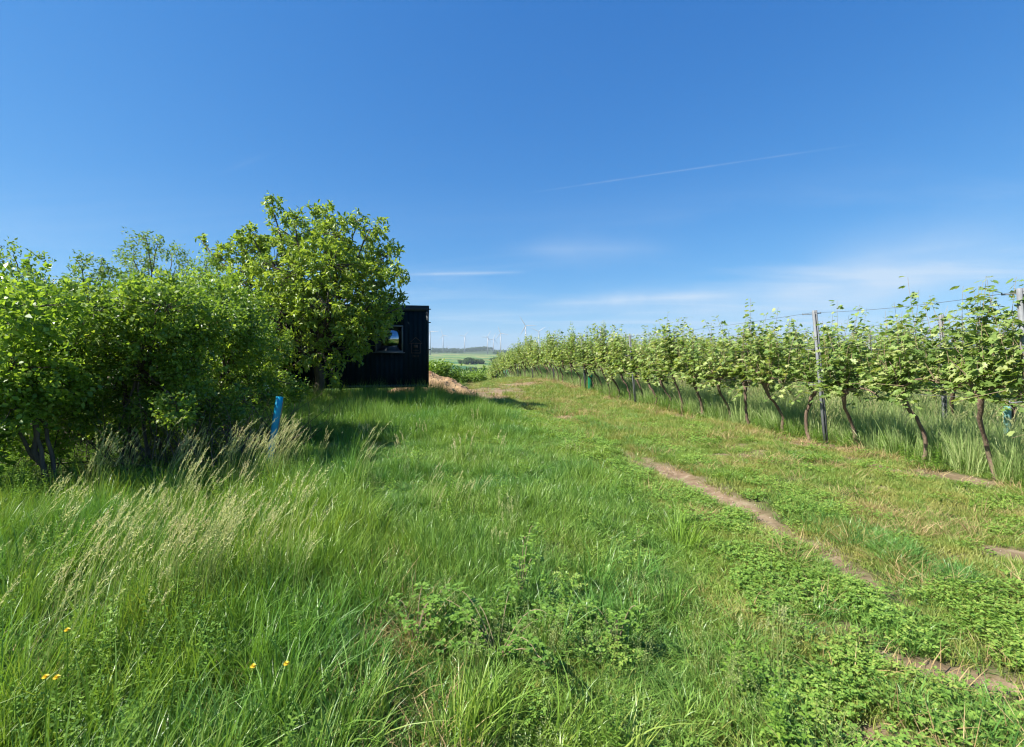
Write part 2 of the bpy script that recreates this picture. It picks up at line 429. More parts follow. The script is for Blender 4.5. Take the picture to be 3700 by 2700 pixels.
# ground material: soil, mossy sward base, far fields
def ground_material():
    m, nt, N, L, out = nodes_of("ground_soil_and_fields")
    ge = N.new('ShaderNodeNewGeometry')
    def noise(scale, detail=6, rough=.6, off=None):
        n = N.new('ShaderNodeTexNoise'); L.new(ge.outputs['Position'], n.inputs[0])
        n.inputs['Scale'].default_value = scale; n.inputs['Detail'].default_value = detail; n.inputs['Roughness'].default_value = rough
        return n.outputs[0]
    def ramp(v, stops):
        c = N.new('ShaderNodeValToRGB'); L.new(v, c.inputs[0]); el = c.color_ramp.elements
        for i, (p, q) in enumerate(stops):
            e = el[0] if i == 0 else (el[-1] if i == len(stops) - 1 else el.new(p))
            e.position = p; e.color = (*q, 1)
        return c.outputs[0]
    def mix(f, a, b):
        x = N.new('ShaderNodeMix'); x.data_type = 'RGBA'
        L.new(f, x.inputs['Factor']); L.new(a, x.inputs['A']); L.new(b, x.inputs['B']); return x.outputs['Result']
    soil = ramp(noise(9), [(.25, (.12, .078, .045)), (.5, (.215, .15, .093)), (.75, (.36, .28, .19))])
    sward = ramp(noise(5), [(.3, (.03, .045, .012)), (.55, (.06, .08, .022)), (.75, (.12, .11, .045))])
    a = N.new('ShaderNodeAttribute'); a.attribute_name = 'soil'
    near = mix(a.outputs['Fac'], sward, soil)
    c = N.new('ShaderNodeAttribute'); c.attribute_name = 'field'
    fn = ramp(noise(.02, 8), [(.3, (.75, .75, .75)), (.7, (1.2, 1.2, 1.2))])
    mu = N.new('ShaderNodeMix'); mu.data_type = 'RGBA'; mu.blend_type = 'MULTIPLY'; mu.inputs['Factor'].default_value = 1
    L.new(c.outputs['Color'], mu.inputs['A']); L.new(fn, mu.inputs['B'])
    f = N.new('ShaderNodeAttribute'); f.attribute_name = 'far'
    col = mix(f.outputs['Fac'], near, mu.outputs['Result'])
    pr = N.new('ShaderNodeBsdfPrincipled'); pr.inputs['Roughness'].default_value = .95; pr.inputs['Specular IOR Level'].default_value = .15
    L.new(col, pr.inputs['Base Color'])
    bp = N.new('ShaderNodeBump'); bp.inputs['Strength'].default_value = .8; bp.inputs['Distance'].default_value = .015
    L.new(noise(35, 8, .7), bp.inputs['Height']); L.new(bp.outputs[0], pr.inputs['Normal'])
    L.new(pr.outputs[0], out.inputs[0])
    return m
M_GROUND = ground_material()

# ============================================================ ground sheet (polar grid round the viewpoint, out to the hills)
def build_ground():
    A = np.concatenate([np.linspace(-62, 62, 560), np.linspace(62, 298, 92)[1:-1]])
    A = np.radians(A)
    R = np.concatenate([np.linspace(0.25, 9, 150), np.geomspace(9.06, 70, 130), np.geomspace(71, 5400, 150)])
    na, nr = len(A), len(R)
    aa, rr = np.meshgrid(A, R)
    x, y = rr * np.sin(aa), rr * np.cos(aa)
    z = gz(x, y)
    V = np.stack([x, y, z], -1).reshape(-1, 3)
    V = np.concatenate([V, [[0, 0, g1(0, 0.01)]]])
    i = np.arange(nr - 1)[:, None] * na; j = np.arange(na)[None, :]; k = (j + 1) % na
    Q = np.stack([i + j, i + k, i + k + na, i + j + na], -1).reshape(-1, 4)
    Q = Q[:, ::-1]
    T = np.stack([np.arange(na), np.full(na, nr * na), (np.arange(na) + 1) % na], -1)[:, ::-1]
    xf, yf = V[:, 0], V[:, 1]
    d = np.hypot(xf, yf)
    soil = soil_mask(xf, yf)
    far = sstep(45, 75, d)
    # crops: long strips lying across the slope, each its own green
    t = xf / (d + 1e-6)
    t = np.clip(t, -.5, .5)
    dd = d * (1 + 1.3 * t) + 60 * vnoise(t, d * 0, 3.0, 2)
    edges = np.array([0, 150, 430, 640, 760, 905, 1010, 1090, 1180, 1260, 1340, 1500, 1700, 1900, 2150, 2500, 2900, 3400, 4000, 6000])
    pal = np.array([(.055, .10, .03), (.05, .09, .03), (.06, .13, .04), (.04, .12, .05), (.035, .11, .055), (.14, .22, .08), (.04, .12, .055), (.12, .20, .08),
                    (.05, .13, .055), (.15, .20, .09), (.055, .12, .05), (.12, .20, .08), (.06, .14, .06), (.16, .20, .10), (.07, .13, .05), (.05, .09, .04), (.045, .08, .04), (.05, .085, .045), (.045, .075, .04)])
    split = (vnoise(t * 40, np.floor(np.searchsorted(edges, dd) * 1.0) * 7.3, 1, 8) > .1)
    idx = np.clip(np.searchsorted(edges, dd + 30 * split) - 1, 0, len(pal) - 1)
    idx2 = np.clip(idx + np.where(vnoise(t * 22 + idx * 3.1, idx * 5.7, 1, 14) > .45, 2, 0), 0, len(pal) - 1)
    field = pal[idx2] * np.array([1.3, 1.08, .8])
    me = mesh_np("ground", V, [Q, T], smooth=True, cols={'soil': soil, 'far': far, 'field': field})
    o = link("ground", me, M_GROUND); tag(o, kind='structure')
build_ground()

# ============================================================ scattered stuff (geometry nodes instances on a point mesh)
def scatter(name, label, cat, meshes, mat, pos, rot, scl, idx, kind='stuff'):
    src = bpy.data.collections.new(name + "_sources")          # not linked to the scene: only the instances show
    for i, me in enumerate(meshes):
        if not me.materials: me.materials.append(mat)
        o = bpy.data.objects.new("%s_source_%02d" % (name, i), me); src.objects.link(o)
    me = bpy.data.meshes.new(name); n = len(pos)
    me.vertices.add(n); me.vertices.foreach_set("co", np.asarray(pos, np.float32).ravel())
    a = me.attributes.new("rot", 'FLOAT_VECTOR', 'POINT'); a.data.foreach_set("vector", np.asarray(rot, np.float32).ravel())
    a = me.attributes.new("scl", 'FLOAT_VECTOR', 'POINT'); a.data.foreach_set("vector", np.asarray(scl, np.float32).ravel())
    a = me.attributes.new("idx", 'INT', 'POINT'); a.data.foreach_set("value", np.asarray(idx, np.int32))
    ng = bpy.data.node_groups.new(name, 'GeometryNodeTree')
    ng.interface.new_socket("Geometry", in_out='INPUT', socket_type='NodeSocketGeometry')
    ng.interface.new_socket("Geometry", in_out='OUTPUT', socket_type='NodeSocketGeometry')
    N, L = ng.nodes, ng.links
    gi, go = N.new('NodeGroupInput'), N.new('NodeGroupOutput')
    ci = N.new('GeometryNodeCollectionInfo'); ci.inputs['Collection'].default_value = src
    ci.inputs['Separate Children'].default_value = True; ci.inputs['Reset Children'].default_value = True
    ip = N.new('GeometryNodeInstanceOnPoints')
    def attr(nm, t):
        q = N.new('GeometryNodeInputNamedAttribute'); q.data_type = t; q.inputs['Name'].default_value = nm; return q.outputs['Attribute']
    er = N.new('FunctionNodeEulerToRotation'); L.new(attr("rot", 'FLOAT_VECTOR'), er.inputs[0])
    L.new(gi.outputs[0], ip.inputs['Points']); L.new(ci.outputs[0], ip.inputs['Instance'])
    ip.inputs['Pick Instance'].default_value = True
    L.new(attr("idx", 'INT'), ip.inputs['Instance Index']); L.new(er.outputs[0], ip.inputs['Rotation']); L.new(attr("scl", 'FLOAT_VECTOR'), ip.inputs['Scale'])
    L.new(ip.outputs[0], go.inputs[0])
    o = link(name, me); md = o.modifiers.new("scatter", 'NODES'); md.node_group = ng
    tag(o, label, cat, kind=kind)
    return o

def blades(geo, n, h0, h1, w, radius, lean, bend, seg=4, base=None, wind=0.0, tone=None):
    """curved tapering blades growing out of a disc"""
    r = radius * np.sqrt(rs.uniform(0, 1, n)); th = rs.uniform(0, 2 * pi, n)
    p0 = np.stack([r * np.cos(th), r * np.sin(th), np.full(n, -.01)], -1)
    if base is not None: p0 += base
    az = th + rs.normal(0, .9, n)
    H = rs.uniform(h0, h1, n) * (1 - .35 * (r / max(radius, 1e-6)) ** 2)
    dr = np.stack([np.cos(az), np.sin(az), np.zeros(n)], -1)
    le = np.abs(rs.normal(0, lean, n)); be = np.abs(rs.normal(bend, bend * .6, n))
    wd = np.array([wind, 0, 0])
    tw = rs.uniform(0, 2 * pi, n)
    sd = np.stack([np.cos(tw), np.sin(tw), np.zeros(n)], -1)
    ts = np.linspace(0, 1, seg + 1)
    W = w * rs.uniform(.6, 1.3, n)
    P = []
    for t in ts:
        c = p0 + np.array([0, 0, 1.0]) * (H * (t - be * .45 * t ** 3))[:, None] + dr * (H * (le * t + be * t ** 2.2))[:, None] + wd * (H * t ** 2)[:, None]
        ww = W * (1 - t ** 1.8) * (0.7 + .6 * min(t * 4, 1))
        if t < 1: P += [c - sd * ww[:, None] * .5, c + sd * ww[:, None] * .5]
        else: P += [c]
    k = len(P); V = np.stack(P, 1).reshape(-1, 3)
    off = (np.arange(n) * k)[:, None]
    Q = np.concatenate([off + np.array([[2 * i, 2 * i + 1, 2 * i + 3, 2 * i + 2]]) for i in range(seg - 1)])
    T = off + np.array([[2 * seg - 2, 2 * seg - 1, 2 * seg]])
    tn = rs.uniform(0, 1, n) ** 1.3 if tone is None else np.full(n, tone)
    geo.add(V, [Q, T], np.repeat(tn, k))

def var(n, fn):
    out = []
    for i in range(n):
        g = Geo(); fn(g); out.append(g.mesh("tuft"))
    return out

V_LAWN = var(6, lambda g: blades(g, 64, .035, .10, .0045, .11, .35, .35, 3))
V_MEADOW = var(7, lambda g: (blades(g, 60, .12, .30, .0056, .11, .16, .32, 4), blades(g, 20, .05, .12, .006, .12, .4, .4, 3)))
V_TALL = var(6, lambda g: (blades(g, 48, .28, .62, .0068, .12, .10, .30, 5, wind=.12), blades(g, 30, .10, .28, .007, .14, .3, .4, 4)))
V_RYE = var(6, lambda g: (blades(g, 46, .35, .88, .0062, .15, .09, .16, 4), blades(g, 26, .15, .5, .008, .16, .3, .4, 4)))
V_DRY = var(5, lambda g: (blades(g, 45, .06, .24, .004, .12, .7, .5, 3)))

def seed_stems(g, n=9, h0=.6, h1=.95, wind=.26, head=.15, rad=.10):
    for i in range(n):
        H = random.uniform(h0, h1); a = random.uniform(0, 2 * pi); r = rad * math.sqrt(random.random())
        b = np.array([r * cos(a), r * sin(a), 0]); wv = wind * random.uniform(.6, 1.25); sy = random.uniform(-.1, .1)
        ts = np.linspace(0, 1, 8)
        pts = b + np.stack([H * wv * ts ** 2.3, H * sy * ts ** 2, H * (ts - .28 * wv * ts ** 4)], -1)
        g.tube(pts, np.linspace(.0016, .001, 8), 3, False, tone=random.uniform(0, .45))
        hl = head * random.uniform(.7, 1.25) / H
        m = 26; tt = np.linspace(1 - hl, 1.04, m)
        c = b + np.stack([H * wv * tt ** 2.3, H * sy * tt ** 2, H * (tt - .28 * wv * tt ** 4)], -1)
        tan = norm(np.gradient(c, axis=0)); env = np.sin(np.linspace(.25, pi * .97, m)) * .0085 + .002
        dr = norm(rand_dirs(m) * .75 + tan * 1.1)
        tn = random.uniform(.35, 1.0)
        leaves(g, c, dr, rand_dirs(m), env * 2.6, .0045, 'simple', np.clip(rs.normal(tn, .12, m), 0, 1))
V_SEED = var(6, lambda g: seed_stems(g, 7))
V_SEEDL = var(4, lambda g: seed_stems(g, 9, .30, .46, .12, .07, .12))
def panicle(g):
    for i in range(9):
        H = random.uniform(.24, .42); a = random.uniform(0, 2 * pi); r = .11 * math.sqrt(random.random())
        b = np.array([r * cos(a), r * sin(a), 0]); dx, dy = random.uniform(-.15, .25), random.uniform(-.15, .15)
        ts = np.linspace(0, 1, 5); pts = b + np.stack([H * dx * ts ** 2, H * dy * ts ** 2, H * ts], -1)
        g.tube(pts, .001, 3, False, tone=.2)
        m = 34; t = rs.uniform(.62, 1.02, m); c = b + np.stack([H * dx * t ** 2, H * dy * t ** 2, H * t], -1)
        out = rand_dirs(m); out[:, 2] = np.abs(out[:, 2]) * .4; c = c + out * (.028 * (1.12 - t) * 3)[:, None] * rs.uniform(.3, 1, m)[:, None]
        leaves(g, c, out, rand_dirs(m), .007, .0045, 'simple')
V_PANI = var(4, panicle)
def clover(g):
    n = 70; r = .13 * np.sqrt(rs.uniform(0, 1, n)); a = rs.uniform(0, 2 * pi, n); h = rs.uniform(.012, .065, n)
    p = np.stack([r * np.cos(a), r * np.sin(a), h], -1)
    for k in range(3):
        az = a + k * 2.1 + rs.normal(0, .2, n); ax = np.stack([np.cos(az), np.sin(az), rs.uniform(-.1, .35, n)], -1)
        up = norm(np.array([0, 0, 1.0]) + rand_dirs(n) * .35)
        leaves(g, p, ax, up, rs.uniform(.014, .022, n), .014, 'simple')
V_CLOVER = var(5, clover)
def herb(g, H0=.18, H1=.42, L0=.024, L1=.055, stems=5, rad=.09):
    for i in range(stems):
        H = random.uniform(H0, H1); a = random.uniform(0, 2 * pi); r = rad * math.sqrt(random.random())
        b = np.array([r * cos(a), r * sin(a), 0]); dx, dy = random.uniform(-.2, .35), random.uniform(-.25, .25)
        ts = np.linspace(0, 1, 5); pts = b + np.stack([H * dx * ts, H * dy * ts, H * ts], -1)
        g.tube(pts, .0018, 3, False, tone=.2)
        m = int(H / .022); t = np.linspace(.12, 1, m); c = b + np.stack([H * dx * t, H * dy * t, H * t], -1)
        az = np.arange(m) * 1.57 + random.random() * 6
        for s in (0, pi):
            ax = np.stack([np.cos(az + s), np.sin(az + s), rs.uniform(.0, .5, m)], -1)
            leaves(g, c, ax, norm(np.array([0, 0, 1.0]) + rand_dirs(m) * .3), rs.uniform(L0, L1, m) * (1.15 - .5 * t), rs.uniform(.4, .55, m) * L1 * (1.1 - .5 * t) * .8, 'simple')
V_HERB = var(6, lambda g: herb(g))

# ---- where everything grows
def pts_in_view(n_per_m2, y0, y1, margin=1.16):
    area = margin * (y1 ** 2 - y0 ** 2) + 2 * 1.0 * (y1 - y0)
    n = int(area * n_per_m2)
    y = np.sqrt(rs.uniform(y0 ** 2, y1 ** 2, n)); x = rs.uniform(-1, 1, n) * (margin * y + .6)
    return x, y

HEDGE = lambda x, y: (y > 5.5) & (x < np.interp(y, [0, 4, 5.5, 7, 9, 11, 14], [-3.8, -3.6, -3.4, -3.3, -4.3, -6.2, -9]))
UNDER_BOX = lambda x, y: (x > -8.8) & (x < -2.9) & (y > 15.6 + .18 * (x + 2.7)) & (y < 17.4)
def zone(x, y):
    """0 rut side clover, 1 short sward right of the rut, 2 meadow, 3 tall left, 4 vineyard floor"""
    rx = rut_x(y)
    z = np.full(x.shape, 2)
    wob = .18 * vnoise(x, y, 1.2, 40)
    z[(x > rx + .12)] = 1
    z[(x > rx - .95 + wob) & (x <= rx + .12) & (y < 30)] = 0
    z[x < np.interp(y, [0, 2, 3, 5, 7, 9, 12], [-.35, -.55, -.9, -1.7, -2.2, -3.2, -6]) + wob] = 3
    z[x > row_x(y) + .12 + wob] = 4
    return z
def soil2(x, y): return np.clip(soil_mask(x, y) * 1.5, 0, 1)
def put(name, label, cat, meshes, mat, x, y, s, sz=None, tilt=.12, wind=False):
    z = gz(x, y)
    n = len(x)
    rz = rs.uniform(-.45, .45, n) if wind else rs.uniform(0, 2 * pi, n)
    rot = np.stack([rs.normal(0, tilt, n), rs.normal(0, tilt, n), rz], -1)
    sz = s if sz is None else sz
    scatter(name, label, cat, meshes, mat, np.stack([x, y, z], -1), rot, np.stack([s, s, sz], -1), rs.randint(0, len(meshes), n))

def choose(bands, fn):
    X, Y, S = [], [], []
    for (den, y0, y1, sc) in bands:
        x, y = pts_in_view(den, y0, y1)
        p = fn(x, y)
        k = rs.uniform(0, 1, len(x)) < p
        X.append(x[k]); Y.append(y[k]); S.append(np.full(k.sum(), sc))
    return np.concatenate(X), np.concatenate(Y), np.concatenate(S)
mound_zone = lambda x, y: ((x + 3.2) / 2.2) ** 2 + ((y - 20.5) / 2.2) ** 2 < 1
dead = lambda x, y: np.exp(-((x - np.interp(y, [1.5, 2, 2.3, 3.3, 4, 5], [-.36, -.43, -.58, -.92, -1.1, -1.3])) / .21) ** 2) * sstep(4.4, 3.4, y) * (.25 + .5 * sstep(-.25, .2, fbm(x, y, 2.2, 3, 111)))

def f_lawn(x, y):
    z = zone(x, y); s = soil2(x, y)
    p = np.choose(z, [1.0, 1.0, .5, .25, .45]) * (1 - .97 * s)
    p = p * (1 - .35 * (z == 1) * sstep(-.1, .3, fbm(x, y, 2.2, 3, 50)))
    return p * ~HEDGE(x, y) * ~UNDER_BOX(x, y) * ~mound_zone(x, y)
x, y, s = choose([(210, 1.0, 4.5, .9), (150, 4.5, 9, 1.0), (70, 9, 18, 1.35), (30, 18, 34, 2.0), (7, 34, 62, 3.2)], f_lawn)
sz = np.minimum(s, 1.6) * rs.uniform(.6, 1.5, len(s)) * (1 + .4 * (y > 9) - .4 * (y > 24))
put("short_grass", "short bright turf grass thinning to bare soil along the track and below the vines", "grass", V_LAWN, M_LAWN, x, y, s, sz)

def meadow_h(x, y):
    rx = rut_x(y)
    h = .70 + .75 * fbm(x, y, 1.1, 3, 60)
    h = h * (1 - .45 * sstep(rx - 1.6, rx - .9, x)) * (1 - .3 * sstep(6.3, 7.2, y) * sstep(9, 8.4, y) * (x < -1))
    h = np.where(x > rx, .32 + .24 * np.exp(-((x - rx - .55) / .22) ** 2) * (.6 + .5 * fbm(x, y, .9, 2, 61)), h)
    h = h * (1 + .9 * sstep(9.5, 11, y) * sstep(.6, -1.2, x) * (y < 17))
    return h
def f_meadow(x, y):
    z = zone(x, y); s = soil2(x, y); rx = rut_x(y)
    p = np.choose(z, [.22, .05, 1.0, .75, .12])
    band = np.exp(-((x - rx - .55) / .25) ** 2) * sstep(-.25, .15, fbm(x, y, 1.0, 3, 62)) * (y < 30) * (x > rx + .15)
    p = np.maximum(p, .75 * band)
    p = np.maximum(p, .35 * (z == 1) * (fbm(x, y, 1.6, 3, 63) > .25))
    return p * (1 - .95 * s) * (1 - .95 * dead(x, y)) * ~HEDGE(x, y) * ~UNDER_BOX(x, y) * ~mound_zone(x, y)
x, y, s = choose([(150, .9, 4.5, .95), (110, 4.5, 9, 1.05), (60, 9, 18, 1.4), (24, 18, 34, 2.0), (6, 34, 62, 3.0)], f_meadow)
sz = np.minimum(s, 1.4) * (1 - .45 * sstep(17, 24, y)) * np.clip(meadow_h(x, y), .25, 2) * rs.uniform(.75, 1.35, len(s))
put("meadow_grass", "lush knee-low meadow grass filling the ground between the track and the bushes", "grass", V_MEADOW, M_MEADOW, x, y, s, sz)

def f_tall(x, y):
    z = zone(x, y)
    p = (z == 3) * (.35 + .6 * sstep(-.2, .2, fbm(x, y, 1.0, 3, 70)))
    p = np.maximum(p, (z == 2) * .10 * sstep(.1, .3, fbm(x, y, 1.2, 3, 71)))
    p = np.maximum(p, 1.0 * sstep(10.6, 11.6, y) * (y < 16.5) * sstep(.3, -1.0, x))
    low = (sstep(6.6, 7.3, y) * sstep(9.2, 8.6, y) * (x > -4.0))
    return p * (1 - .9 * low) * (1 - .8 * soil_mask(x, y)) * (1 - .8 * dead(x, y)) * ~HEDGE(x, y) * ~UNDER_BOX(x, y) * ~mound_zone(x, y) * (y < 17)
x, y, s = choose([(62, .9, 5, .95), (52, 5, 10, 1.05), (46, 10, 17, 1.25)], f_tall)
sz = s * rs.uniform(.65, 1.15, len(s)) * (1 - .25 * sstep(10, 10.5, y) + .75 * sstep(12, 13.5, y) * sstep(-1.6, -2.6, x)) * (.8 + .25 * sstep(-.8, -1.8, x))
put("tall_grass", "tall unmown grass leaning in the wind below the bushes on the left", "grass", V_TALL, M_TALL, x, y, s, sz, wind=True)

# seed heads: loose drifts on the left, a pale clump in the middle
def drift(cx, cy, rx_, ry_, n, ro=0.0):
    a = rs.normal(0, .5, (n, 2)); return cx + a[:, 0] * rx_ * cos(ro) - a[:, 1] * ry_ * sin(ro), cy + a[:, 0] * rx_ * sin(ro) + a[:, 1] * ry_ * cos(ro)
D_ = [drift(-2.05, 2.95, .55, .4, 22), drift(-1.6, 3.05, .3, .25, 9), drift(-3.0, 3.6, .9, .8, 20), drift(-2.6, 2.4, .8, .5, 8), drift(-3.55, 5.6, .8, .6, 20), drift(-2.95, 6.1, .45, .4, 12),
      drift(-.72, 4.55, .35, .3, 6), drift(-1.75, 5.3, .12, .12, 2), drift(-3.9, 6.6, .6, .4, 7), drift(-4.4, 5.2, .6, .4, 8)]
x = np.concatenate([d[0] for d in D_]); y = np.concatenate([d[1] for d in D_]); n = len(x)
s = rs.uniform(.75, 1.08, n) * np.where((x > -1.0) | ((x > -1.5) & (y > 4)), .62, 1)
put("seeding_grass", "pale feathery seed heads of tall grass bending to the right in the wind", "grass", V_SEED, M_SEED, x, y, s, s * 1.0, tilt=.08, wind=True)
x, y, s = choose([(1.6, 1.5, 5, 1.0), (.9, 5, 12, 1.1)], lambda x, y: (zone(x, y) == 2) * sstep(-.1, .4, fbm(x, y, 1.1, 2, 75)) * ~HEDGE(x, y))
put("flowering_grass", "thin pale seed heads standing just above the meadow grass", "grass", V_SEEDL, M_SEED, x, y, s * .9, s * 1.0, tilt=.12)
x, y, s = choose([(15, 1.2, 3.6, 1.0), (9, 3.6, 7, 1.0)], lambda x, y: (zone(x, y) == 2) * np.clip(.9 * sstep(-.2, .3, fbm(x, y, 1.6, 3, 78)) * np.exp(-(((x - .7) / 1.0) ** 2 + ((y - 2.1) / 1.0) ** 2)) + .22 * sstep(.0, .3, fbm(x, y, 1.2, 2, 77)), 0, 1))
put("panicle_grass", "low grass with loose pale panicles in the near middle of the meadow", "grass", V_PANI, M_PANI, x, y, s * rs.uniform(.7, 1.05, len(s)), None, tilt=.15)

def f_clover(x, y):
    z = zone(x, y); rx = rut_x(y)
    p = np.choose(z, [.62, .16, .10, .0, .25]) * (.12 + .88 * sstep(-.2, .25, fbm(x, y, 1.0, 3, 80)))
    p = np.maximum(p, (z == 1) * .5 * sstep(3.6, 2.6, y))
    return p * (1 - .98 * soil2(x, y)) * (y < 16) * ~UNDER_BOX(x, y)
x, y, s = choose([(150, 1.0, 6.0, 1.0), (60, 6, 16, 1.3)], f_clover)
put("clover", "dense low clover and small weeds carpeting the edge of the dirt rut", "ground cover", V_CLOVER, M_CLOVER, x, y, s, s * rs.uniform(.8, 1.6, len(s)))

def f_herb(x, y):
    z = zone(x, y)
    p = (z == 3) * sstep(-.15, .25, fbm(x, y, .9, 3, 90)) * .9 + (z == 2) * .05 + (z == 4) * .35
    p = np.maximum(p, .9 * np.exp(-(((x + 2.6) / .9) ** 2 + ((y - 4.9) / .7) ** 2)))
    p = np.maximum(p, .95 * sstep(8.9, 9.2, y) * sstep(11, 10.2, y) * sstep(-.8, -1.6, x) * (x > -5))
    p = np.maximum(p, .8 * np.exp(-(((x + 2.1) / .8) ** 2 + ((y - 1.9) / .6) ** 2)))
    p = np.where(HEDGE(x, y), .8 * (y < 9), p * (1 - .9 * dead(x, y)))
    return p * ~UNDER_BOX(x, y) * (y < 20)
x, y, s = choose([(42, 1.0, 6, 1.0), (30, 6, 11.5, 1.0), (10, 11.5, 20, 1.3)], f_herb)
put("leafy_weeds", "leafy green weeds growing among the tall grass on the left", "weeds", V_HERB, M_HERB, x, y, s * rs.uniform(.6, 1.05, len(s)), None)

def f_dry(x, y):
    z = zone(x, y)
    p = np.choose(z, [.10, .22, .05, .10, .25]) * sstep(-.2, .3, fbm(x, y, 1.5, 3, 95)) + .9 * dead(x, y)
    p = np.maximum(p, .5 * np.exp(-((x - row_x(y) + .35) / .35) ** 2))
    return p * (1 - .5 * soil_mask(x, y)) * ~UNDER_BOX(x, y) * (y < 30)
x, y, s = choose([(150, 1.0, 5, 1.0), (60, 5, 12, 1.1), (22, 12, 30, 1.6)], f_dry)
put("dry_grass", "dead straw-coloured grass in tufts among the green", "grass", V_DRY, M_DRY, x, y, s, s * rs.uniform(.5, 1.2, len(s)) * (1 + .6 * dead(x, y)))

def f_rye(x, y):
    z = zone(x, y)
    rel = (x - row_x(y)) % 2.84
    aisle = sstep(.12, .5, rel) * sstep(2.8, 2.5, rel)
    return (z == 4) * (x > row_x(y) + .2) * (.55 + .45 * aisle) * sstep(3, 5, y) * (.7 + .3 * sstep(-.3, .2, fbm(x, y, .9, 3, 99)))
x, y, s = choose([(50, 3.5, 10, 1.0), (30, 10, 20, 1.25), (12, 20, 40, 1.7), (5, 40, 66, 2.4)], f_rye)
sz = np.minimum(s, 1.15) * rs.uniform(.6, 1.15, len(s)) * np.clip(1.08 + .5 * fbm(x, y, .6, 3, 98), .45, 1.1)
put("vineyard_rye", "grey-green rye and tall weeds sown between the vine rows", "rye", V_RYE, M_RYE, x, y, s, sz, tilt=.10)

x, y, s = choose([(9, 3.5, 10, 1.0), (7, 10, 22, 1.2)], lambda x, y: (zone(x, y) == 4) * (x > row_x(y) + .2) * .9)
put("rye_ears", "pale ears and weed tops among the rye between the vine rows", "rye", V_SEED, M_SEED, x, y, s * rs.uniform(.7, 1.05, len(s)), None, tilt=.12)
x, y, s = choose([(26, 3.5, 10, 1.0), (14, 10, 22, 1.3)], lambda x, y: np.clip(np.exp(-((x - row_x(y) - .35) / .35) ** 2) + .35 * (zone(x, y) == 4), 0, 1))
put("row_weeds", "low leafy weeds along the foot of the vine rows", "weeds", V_HERB, M_HERB, x, y, s * rs.uniform(.5, 1.0, len(s)), None)

# ============================================================ trees and shrubs
def P3(px, py, D):                       # photo pixel at a depth -> a place in the world (used to lay the plants out)
    return np.array([(px - PX0) * D / F, D, EYE - (py - HY) * D / F])

def limb_curve(a, b, n=9, sag=.12, wob=.06):
    a, b = np.asarray(a, float), np.asarray(b, float)
    L_ = np.linalg.norm(b - a); t = np.linspace(0, 1, n)[:, None]
    mid = (a + b) / 2 + np.array([0, 0, -sag * L_]) + rs.normal(0, wob * L_, 3) * [1, 1, .4]
    p = (1 - t) ** 2 * a + 2 * t * (1 - t) * mid + t ** 2 * b
    p[1:-1] += rs.normal(0, .012 * L_, (n - 2, 3))
    return p

def clumps(lobes, dens, shell=.55):
    """points spread through a set of ellipsoid lobes (centre, radius), denser at their skin"""
    P, C = [], []
    for c, r in lobes:
        n = max(4, int(dens * r * r))
        d = rand_dirs(n); d[:, 2] *= .9
        q = rs.uniform(0, 1, n) ** (1 / 3.0); q = shell * (1 - .35 * rs.uniform(0, 1, n) ** 2) / shell * .98 * np.where(rs.uniform(0, 1, n) < .65, 1, q)
        P.append(c + d * (r * q * rs.uniform(.85, 1.12, n))[:, None]); C.append(np.repeat(c[None], n, 0))
    return np.concatenate(P), np.concatenate(C)

def foliage(geo, P, C, per, L0, L1, wr, kind, spread, droop=.15, upbias=.55):
    n = len(P)
    out = norm(P - C + np.array([0, 0, .25]) + rand_dirs(n) * .35)
    idx = np.repeat(np.arange(n), per); m = len(idx)
    ax = norm(out[idx] * .55 + rand_dirs(m) * .9 + np.array([0, 0, -droop]))
    pos = P[idx] + rand_dirs(m) * spread * rs.uniform(.1, 1, (m, 1)) - out[idx] * rs.uniform(0, spread * 1.3, (m, 1))
    nr = norm(np.array([0, 0, 1.0]) * upbias + rand_dirs(m) * .6 + out[idx] * .25)
    ln = rs.uniform(L0, L1, m)
    tone = np.clip(rs.uniform(0, 1, n)[idx] * .6 + rs.uniform(-.1, .5, m) + (rs.uniform(0, 1, m) > .96) * .4, 0, 1)
    leaves(geo, pos, ax, nr, ln, ln * wr, kind, tone)

